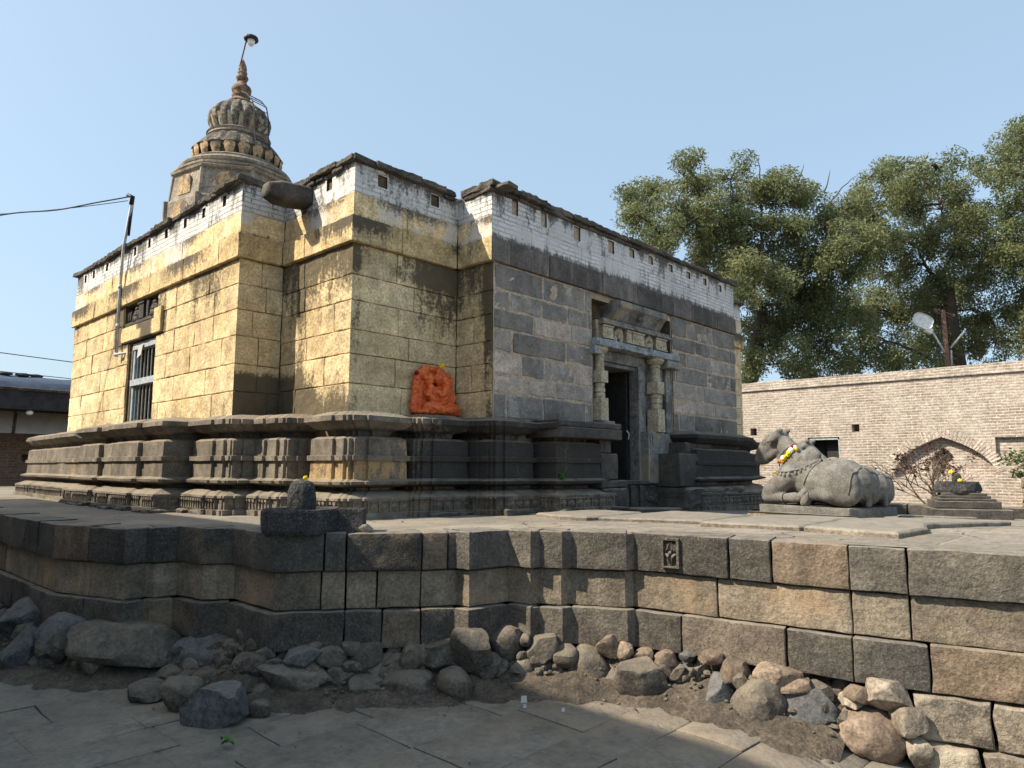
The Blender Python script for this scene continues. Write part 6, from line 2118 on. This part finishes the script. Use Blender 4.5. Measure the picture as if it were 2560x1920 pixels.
def limb(mb, a, b, r0, r1, R, wob=.12, n=7):
    a = Vector(a); b = Vector(b); L = (b - a).length
    side = Vector((R.gauss(0, 1), R.gauss(0, 1), R.gauss(0, .4))).normalized()
    pts = []; rr = []
    for i in range(n + 1):
        t = i / n
        p = a.lerp(b, t) + side * math.sin(t * math.pi) * L * wob + Vector((R.gauss(0, 1), R.gauss(0, 1), R.gauss(0, 1))) * L * .012 * (0 < i < n)
        p.z += math.sin(t * math.pi) * L * .06
        pts.append(p); rr.append(r0 * (1 - t) ** .8 + r1 * (1 - (1 - t) ** .8))
    mb.tube(pts, rr, 7, True)
    return pts

def tree(name, label, depth, base_uv, fork_uv, blobs, seed, lsize=.3, dens=1.0, dj=2.2, bare=()):
    R = random.Random(seed)
    b0 = ray(*base_uv) * depth
    base = Vector((b0.x, b0.y, GZ))
    fork = ray(*fork_uv) * depth
    t = thing(name, label, 'tree', tuple(base), 'neem trees beyond the brick wall')
    tb = MB(); lb = Leaves(seed)
    low = ray(*base_uv) * depth
    tr = limb(tb, base, low, .42, .36, R, .01, 4)
    tr += limb(tb, low, fork, .34, .2, R, .04, 6)
    k = depth / FPX
    anchors = list(tr[-6:])
    order = sorted(blobs, key=lambda q: abs(q[0] - fork_uv[0]) + abs(q[1] - fork_uv[1]))
    for (u, v, ru, rv) in order:
        dd = depth + R.uniform(-dj, dj)
        c = ray(u, v) * dd
        near = min(anchors, key=lambda p: (p - c).length + .3 * abs(p.z - c.z))
        r0 = max(.035, min(.18, .03 + .02 * (near - c).length))
        pts = limb(tb, near, c, r0, .02, R, .1, 6)
        anchors += pts[2:]
        rx, rz = ru * k, rv * k
        ry = min(2.2, (rx + rz) / 2 * 1.2)
        area = rx * rz
        sub = max(3, int(8 * area))
        for _ in range(sub):
            d = Vector((R.gauss(0, 1), R.gauss(0, 1), R.gauss(0, 1))).normalized() * R.random() ** .45
            cc = c + HX * (d.x * rx) + HY * (d.y * ry) + Vector((0, 0, d.z * rz))
            limb(tb, pts[-2], cc, .022, .006, R, .12, 3)
            s = R.uniform(.3, .7)
            lb.add(cc, int(1300 * dens * s * s), (s * 1.05, s * 1.05, s * .8), lsize, .6, .45, .17)
            lb.add(cc + Vector((0, 0, -s * .7)), int(300 * dens * s * s), (s * .6, s * .6, s * .8), lsize, 1.2, .6, .17)
    for (u, v, u2, v2) in bare:
        limb(tb, ray(u, v) * depth, ray(u2, v2) * depth, .03, .006, R, .08, 5)
    tb.build('trunk', M['bark'], t, True)
    lb.build('crown', M['neem'], t)

T1 = [(1640, 485, 60, 55), (1600, 500, 40, 30), (1715, 395, 30, 22), (1745, 450, 55, 45), (1810, 450, 80, 50), (1700, 540, 90, 75), (1655, 590, 60, 55), (1800, 540, 100, 80), (1900, 480, 85, 60), (1905, 560, 100, 80), (1990, 470, 65, 50),
      (2010, 560, 90, 75), (2090, 540, 70, 60), (1790, 640, 110, 80), (1900, 660, 110, 90), (2020, 660, 110, 85), (2120, 640, 70, 80), (1850, 740, 90, 85), (1950, 760, 120, 90), (2070, 750, 100, 85), (1890, 830, 70, 70), (1990, 850, 95, 70),
      (2075, 850, 75, 70), (1950, 910, 85, 45), (2040, 915, 60, 40), (1880, 915, 35, 35), (2110, 790, 60, 60), (1575, 490, 16, 14), (1590, 535, 18, 20)]
tree('neem_tree', 'spreading neem tree just right of the temple\'s far corner', 27.5, (1868, 960), (1905, 770), T1, 4, .135, 1.0, 2.0, ((1990, 470, 2010, 410), (2060, 480, 2075, 425), (1900, 450, 1890, 390), (2080, 500, 2140, 440)))
T2 = [(2170, 450, 45, 50), (2215, 415, 35, 40), (2290, 440, 60, 50), (2340, 420, 45, 35), (2380, 450, 45, 45), (2180, 520, 80, 60), (2260, 510, 80, 60), (2350, 510, 90, 55), (2430, 530, 60, 55), (2190, 600, 90, 70), (2290, 610, 80, 60), (2390, 600, 90, 65), (2460, 620, 60, 60),
      (2210, 690, 85, 75), (2330, 690, 90, 65), (2430, 700, 80, 70), (2180, 770, 65, 70), (2260, 790, 95, 75), (2370, 780, 90, 70), (2470, 790, 70, 70), (2200, 850, 60, 55), (2290, 870, 90, 50), (2400, 860, 85, 45), (2490, 870, 70, 45), (2150, 900, 30, 25), (2240, 905, 60, 25), (2330, 900, 70, 25)]
tree('neem_tree', 'dark-trunked neem tree behind the street lamp', 29.0, (2395, 920), (2370, 720), T2, 9, .135, 1.0, 2.2)
T3 = [(2460, 420, 25, 35), (2500, 440, 45, 50), (2540, 350, 40, 35), (2580, 400, 70, 60), (2520, 520, 70, 60), (2600, 520, 90, 70), (2530, 620, 80, 70), (2620, 640, 100, 80), (2540, 730, 80, 70), (2640, 740, 90, 80), (2560, 830, 80, 60), (2650, 850, 90, 60), (2700, 500, 80, 90), (2740, 680, 80, 120), (2620, 330, 60, 50)]
tree('neem_tree', 'tallest neem tree cut off by the right edge of the photo', 27.0, (2640, 930), (2590, 620), T3, 15, .135, 1.0, 2.2)

def bare_shrub():
    R = random.Random(12)
    c = Vector((17.2, 3.84, GZ))
    t = thing('bare_shrub', 'nearly leafless shrub with dry dark leaves before the arch recess', 'shrub', tuple(c))
    tb = MB(); lb = Leaves(7)
    def grow(p, d, L, r, lev):
        q = p + d * L
        tb.tube([p, p.lerp(q, .5) + Vector((R.gauss(0, .015), R.gauss(0, .015), .01)), q], [r, r * .8, r * .6], 5, False)
        if lev == 0 or (lev <= 2 and R.random() < .35):
            if R.random() < .13: lb.add(q, R.randint(5, 16), (.10, .10, .10), .085, .2, .5)
            return
        for _ in range(R.choice((2, 3, 3))):
            e = (d + Vector((R.gauss(0, .5), R.gauss(0, .55), R.gauss(.1, .32)))).normalized()
            grow(q, e, L * R.uniform(.66, .92), r * .62, lev - 1)
    for _ in range(5):
        d = Vector((R.gauss(0, .35), R.gauss(0, .5), 1)).normalized()
        e = c + Vector((R.gauss(0, .04), R.gauss(0, .05), .85)); tb.tube([c, e], [.05, .035], 6); grow(e, d, .42, .03, 5)
    tb.build('stem', M['twig'], t); lb.build('foliage', M['dryleaf'], t)
bare_shrub()

def green_shrub():
    R = random.Random(19)
    c = Vector((BX - .9, 2.0, -.16))
    t = thing('green_shrub', 'small leafy shrub growing on the broken masonry at the right edge', 'shrub', (c.x, c.y, c.z))
    tb = MB(); lb = Leaves(7)
    for _ in range(26):
        d = Vector((R.gauss(0, .45), R.gauss(-.1, .75), abs(R.gauss(.7, .35)))).normalized()
        q = c + d * R.uniform(.35, 1.05)
        limb(tb, c, q, .014, .004, R, .1, 4)
        lb.add(q, 46, (.17, .17, .15), .085, .2, .5)
        lb.add(c.lerp(q, .65), 26, (.15, .15, .13), .08, .2, .5)
    tb.build('stem', M['twig'], t); lb.build('foliage', M['shrubleaf'], t)
green_shrub()

def sprout():
    R = random.Random(2)
    c = Vector((6.83, 5.55, -.06))
    t = thing('fern_sprout', 'tiny dark green plant rooted between two plinth blocks left of the door', 'plant', tuple(c))
    lb = Leaves(5); lb.add(c, 26, (.05, .05, .06), .07, .1, .5); lb.build('foliage', M['gleaf'], t)
sprout()

# ------------------------------------------------------------------ street lamp pole behind the wall
def street_pole():
    d = 25.6
    P = lambda u, v: ray(u, v) * d
    a = P(2370, 915); b = P(2357, 775)
    t = thing('street_lamp', 'rusty street lamp pole with one wide lamp head standing behind the brick wall', 'street lamp', (a.x, a.y, GZ))
    mb = MB(); dirn = (b - a).normalized()
    mb.tube([a - dirn * ((a.z - GZ) / dirn.z), a, b], [.10, .085, .075], 10); mb.build('pole', M['iron'], t, True)
    mb = MB()
    for (u0, v0, u1, v1, r) in ((2335, 772, 2388, 790, .028), (2340, 780, 2380, 795, .02), (2350, 825, 2340, 828, .02)):
        mb.tube([P(u0, v0), P(u1, v1)], r, 6)
    for (u, v) in ((2340, 779), (2384, 789)):
        mb.ball(P(u, v), .05, 8, 6, (1, 1, 1.2))
    mb.build('cross_arm', M['iron'], t)
    mb = MB(); mb.tube([P(2331, 830), P(2362, 880)], .035, 8); mb.tube([P(2376, 870), P(2413, 825)], .035, 8); mb.tube([P(2378, 875), P(2379, 915)], .03, 8)
    mb.build('lamp_arm', M['steel'], t, True)
    mb = MB()
    c = P(2307, 803); X = (P(2331, 815) - P(2283, 795)).normalized(); Z = X.cross(HY).normalized()
    if Z.z < 0: Z = -Z
    X2 = HY
    # shallow dished lamp head, open side towards the camera
    nU, nV = 14, 5
    rows = []
    for j in range(nV):
        f = j / (nV - 1)
        row = []
        for i in range(20):
            an = 2 * math.pi * i / 20
            ca, sa = math.cos(an), math.sin(an)
            ex = .36 * (abs(ca) ** .6) * (1 if ca > 0 else -1); ez = .26 * (abs(sa) ** .6) * (1 if sa > 0 else -1)
            k = (1, 1.03, 1.0, .8, .35)[j]; dep = (-.06, -.02, .05, .13, .17)[j]
            row.append(mb.vert(c + X * ex * k + Z * ez * k + HY * dep))
        rows.append(row)
    for j in range(nV - 1):
        for i in range(20): mb.face((rows[j][i], rows[j + 1][i], rows[j + 1][(i + 1) % 20], rows[j][(i + 1) % 20]))
    mb.face(rows[-1])
    inner = [mb.vert(c + X * (.32 * (abs(math.cos(2 * math.pi * i / 20)) ** .6) * (1 if math.cos(2 * math.pi * i / 20) > 0 else -1)) + Z * (.22 * (abs(math.sin(2 * math.pi * i / 20)) ** .6) * (1 if math.sin(2 * math.pi * i / 20) > 0 else -1)) - HY * .01) for i in range(20)]
    for i in range(20): mb.face((rows[0][i], rows[0][(i + 1) % 20], inner[(i + 1) % 20], inner[i]))
    mb.face(inner)
    mb.obox(c + X * .32 - Z * .22 + HY * .05, (X, HY, Z), (.13, .08, .09))
    mb.build('lamp_head', M['whitep'], t)
    mb = MB()
    for pts in (((2362, 790), (2340, 850), (2352, 905)), ((2380, 800), (2402, 860), (2390, 912)), ((2335, 800), (2352, 850), (2360, 880))):
        q = [P(*p) for p in pts]
        mb.tube([q[0], q[0].lerp(q[1], .5), q[1], q[1].lerp(q[2], .5), q[2]], .012, 4)
    mb.build('wire', M['wire'], t)
street_pole()

# ------------------------------------------------------------------ verandah building at the far left, house added out of view to shade the near court
def verandah():
    Y = 26.0
    t = thing('verandah_building', 'low dark verandah building with a blue tarpaulin on its roof at the far left', 'building', (2, Y, GZ))
    mb = MB(); mb.box(-5, 14, Y + 1.2, Y + 1.8, GZ, 2.4); o = mb.build('back_wall', M['brickdark'], t)
    for (x, z) in ((5.9, .2), (4.4, -.2)):
        c = MB(); c.box(x, x + .22, Y + 1.0, Y + 1.5, z, z + .22); cut(o, c)
    mb = MB()
    mb.hexa([(-5, Y - .1, 1.78), (14, Y - .1, 1.78), (14, Y + 4, 2.0), (-5, Y + 4, 2.0), (-5, Y - .1, 2.42), (14, Y - .1, 2.42), (14, Y + 4, 3.0), (-5, Y + 4, 3.0)])
    mb.build('eave', M['beam'], t)
    mb = MB(); R = random.Random(4)
    x = -5.0
    while x < 13.8:
        w = R.uniform(.25, .5); mb.cr = R.random()
        rblock(mb, (x, Y - .16, 2.36), (1, 0, 0), (0, -1, 0), w, .09, .3, .02, .02, 2, 1, x, 6); x += w
    mb.build('roof_edge', M['ledge'], t)
    mb = MB()
    g = []
    for j in range(9):
        row = []
        for i in range(100):
            xx = -5 + i * .19; f = j / 8
            y = Y - .12 + f * 1.6 + .05 * nz((xx, f * 3, 0), 1.3, 2)
            z = 2.43 + .55 * (f ** .45) + .07 * nz((xx, f * 4, 1), .9, 5) * f + .05 * nz((xx * 2 + f * 3, f, 1), 1.5, 8)
            row.append(mb.vert((xx, y, z)))
        g.append(row)
    for j in range(8):
        for i in range(99): mb.face((g[j][i], g[j][i + 1], g[j + 1][i + 1], g[j + 1][i]))
    mb.build('tarpaulin', M['tarp'], t, True)
    mb = MB()
    for x in (3.6, 4.6, 5.3, 5.75, 6.15): mb.ball((x, Y + 1.3, 3.0), .12, 7, 5, (1.8, 1, .5), .4, x)
    mb.build('roof_weight', M['ledge'], t)
    for k, (x0, x1) in enumerate(((1.5, 5.35), (5.45, 6.15 + 2.0), (8.25, 11))):
        mb = MB()
        mb.hexa([(x0, Y + .15, 1.05), (x1, Y + .15, 1.05), (x1, Y + .19, 1.05), (x0, Y + .19, 1.05), (x0 + .15, Y + .75, 1.76), (x1 + .15, Y + .75, 1.76), (x1 + .15, Y + .79, 1.76), (x0 + .15, Y + .79, 1.76)])
        mb.build('hanging_sheet', M['panelpale'], t)
    mb = MB(); mb.lathe((5.75, Y + .0, 1.62), [(.03, 0), (.09, .03), (.1, .1), (.05, .14)], 10); mb.build('ceiling_lamp', M['whitep'], t)
    mb = MB()
    for x in (-3, 0.9, 8.2, 12): mb.box(x - .12, x + .12, Y + .2, Y + .45, GZ, 1.78)
    mb.build('post', M['beam'], t)
verandah()

def side_blocker():  # unseen mass added to cast the near court's shadow
    t = thing('shade_blocker', 'unseen added brick house beside the camera whose shade covers the near court', 'blocker', (-6, 10, GZ))
    x1 = -3.0; zt = 6.28
    mb = MB(); mb.box(-9.5, x1, 2.2, 18, GZ - .05, zt); o = mb.build('wall', M['bricky'], t)
    for y in (3.4, 7, 10.6, 14.2):
        for (z0, z1) in ((-.6, .9), (2.7, 4.3)):
            c = MB(); c.box(x1 - .25, x1 + .2, y, y + 1.1, z0, z1); cut(o, c)
            mb = MB()
            for q in range(3): mb.box(x1 - .2, x1 - .16, y + .02 + q * .36, y + .34 + q * .36, z0 + .05, z1 - .05)
            w = mb.build('window', M['darkwood'], t)
            mb = MB(); mb.box(x1 - .1, x1 + .06, y - .1, y + 1.2, z0 - .1, z0 - .003); mb.build('sill', M['ledge'], w)
    mb = MB(); mb.box(-9.6, x1 + .1, 2.1, 18.1, zt + .003, zt + .14); mb.build('roof', M['ledge'], t)
side_blocker()

# ------------------------------------------------------------------ small litter
def litter():
    R = random.Random(31)
    p = ray(566, 1873); p = p * (GZ / p.z)
    mb = MB()
    def lf(c, ax, L, W, lift):
        sd = Vector((-ax.y, ax.x, 0))
        pts = []
        for i in range(7):
            f = i / 6; w = W * math.sin(math.pi * min(1, f * .95 + .05)) ** .8
            z = lift * math.sin(f * math.pi) + .012
            pts.append((c + ax * (L * f) + sd * w + Vector((0, 0, z + .018)), c + ax * (L * f) + Vector((0, 0, z)), c + ax * (L * f) - sd * w + Vector((0, 0, z + .018))))
        ids = [[mb.vert(q) for q in r] for r in pts]
        for i in range(6):
            for j in range(2): mb.face((ids[i][j], ids[i][j + 1], ids[i + 1][j + 1], ids[i + 1][j]))
    lf(Vector((p.x - .01, p.y + .05, GZ)), Vector((.6, -.8, 0)), .085, .028, .025)
    lf(Vector((p.x + .01, p.y + .02, GZ + .012)), Vector((-.2, .98, 0)), .06, .022, .03)
    mb.solo('fallen_leaf', M['gleaf'], 'green fallen leaf lying on the courtyard paving', 'leaf')
    for (u, v, s, lab) in ((1310, 1697, .04, 'white paper scrap leaning at the foot of the shaded bank'), (1312, 1719, .02, 'tiny white scrap on the paving below the paper scrap'), (1408, 1701, .02, 'small bluish wrapper among the gravel')):
        q = ray(u, v); q = q * (GZ / q.z)
        q = q * min(1.0, (outline_hit(q) - .12) if outline_hit(q) < 1.12 else 1.0)
        mb = MB()
        a = Vector((q.x, q.y, -1.69 if s > .03 else -1.735))
        mb.quad(a - HX * s * .6, a + HX * s * .6 + HY * .01, a + HX * s * .5 + HY * .03 + Vector((0, 0, s)), a - HX * s * .45 + HY * .02 + Vector((0, 0, s * 1.1)))
        mb.quad(a + HX * s * .6 + HY * .013, a - HX * s * .6 + HY * .003, a - HX * s * .45 + HY * .023 + Vector((0, 0, s * 1.1)), a + HX * s * .5 + HY * .033 + Vector((0, 0, s)))
        mb.solo('paper_scrap', M['paper'], lab, 'litter')
litter()

def leaf_litter():
    # dry leaf bits and straw blown against the footing
    R = random.Random(71)
    mb = MB()
    for _ in range(150):
        if R.random() < .6:
            i = R.randint(3, 22); a = Vector(OUT[i]); b = Vector(OUT[i + 1]); u = (b - a).normalized(); n = Vector((u.y, -u.x))
            p = a.lerp(b, R.random()) + n * R.uniform(.3, 1.0)
        else:
            p = Vector((R.uniform(-.2, 4.4), R.uniform(.6, 4.6)))
        z = gz(p.x, p.y) + .012
        L = R.uniform(.012, .04); W_ = L * R.uniform(.15, .5); an = R.uniform(0, 6.3)
        ax = Vector((math.cos(an), math.sin(an), R.uniform(-.1, .25))); sd = Vector((-math.sin(an), math.cos(an), R.uniform(-.4, .4)))
        c = Vector((p.x, p.y, z)); mb.cr = R.random()
        mb.quad(c - ax * L * .5, c + sd * W_ * .5, c + ax * L * .5, c - sd * W_ * .5)
    o = mb.build('leaf_litter', M['dryleaf'], None)
    tagp(o, 'dry leaf bits scattered over the courtyard paving', 'litter', None, 'stuff')
leaf_litter()
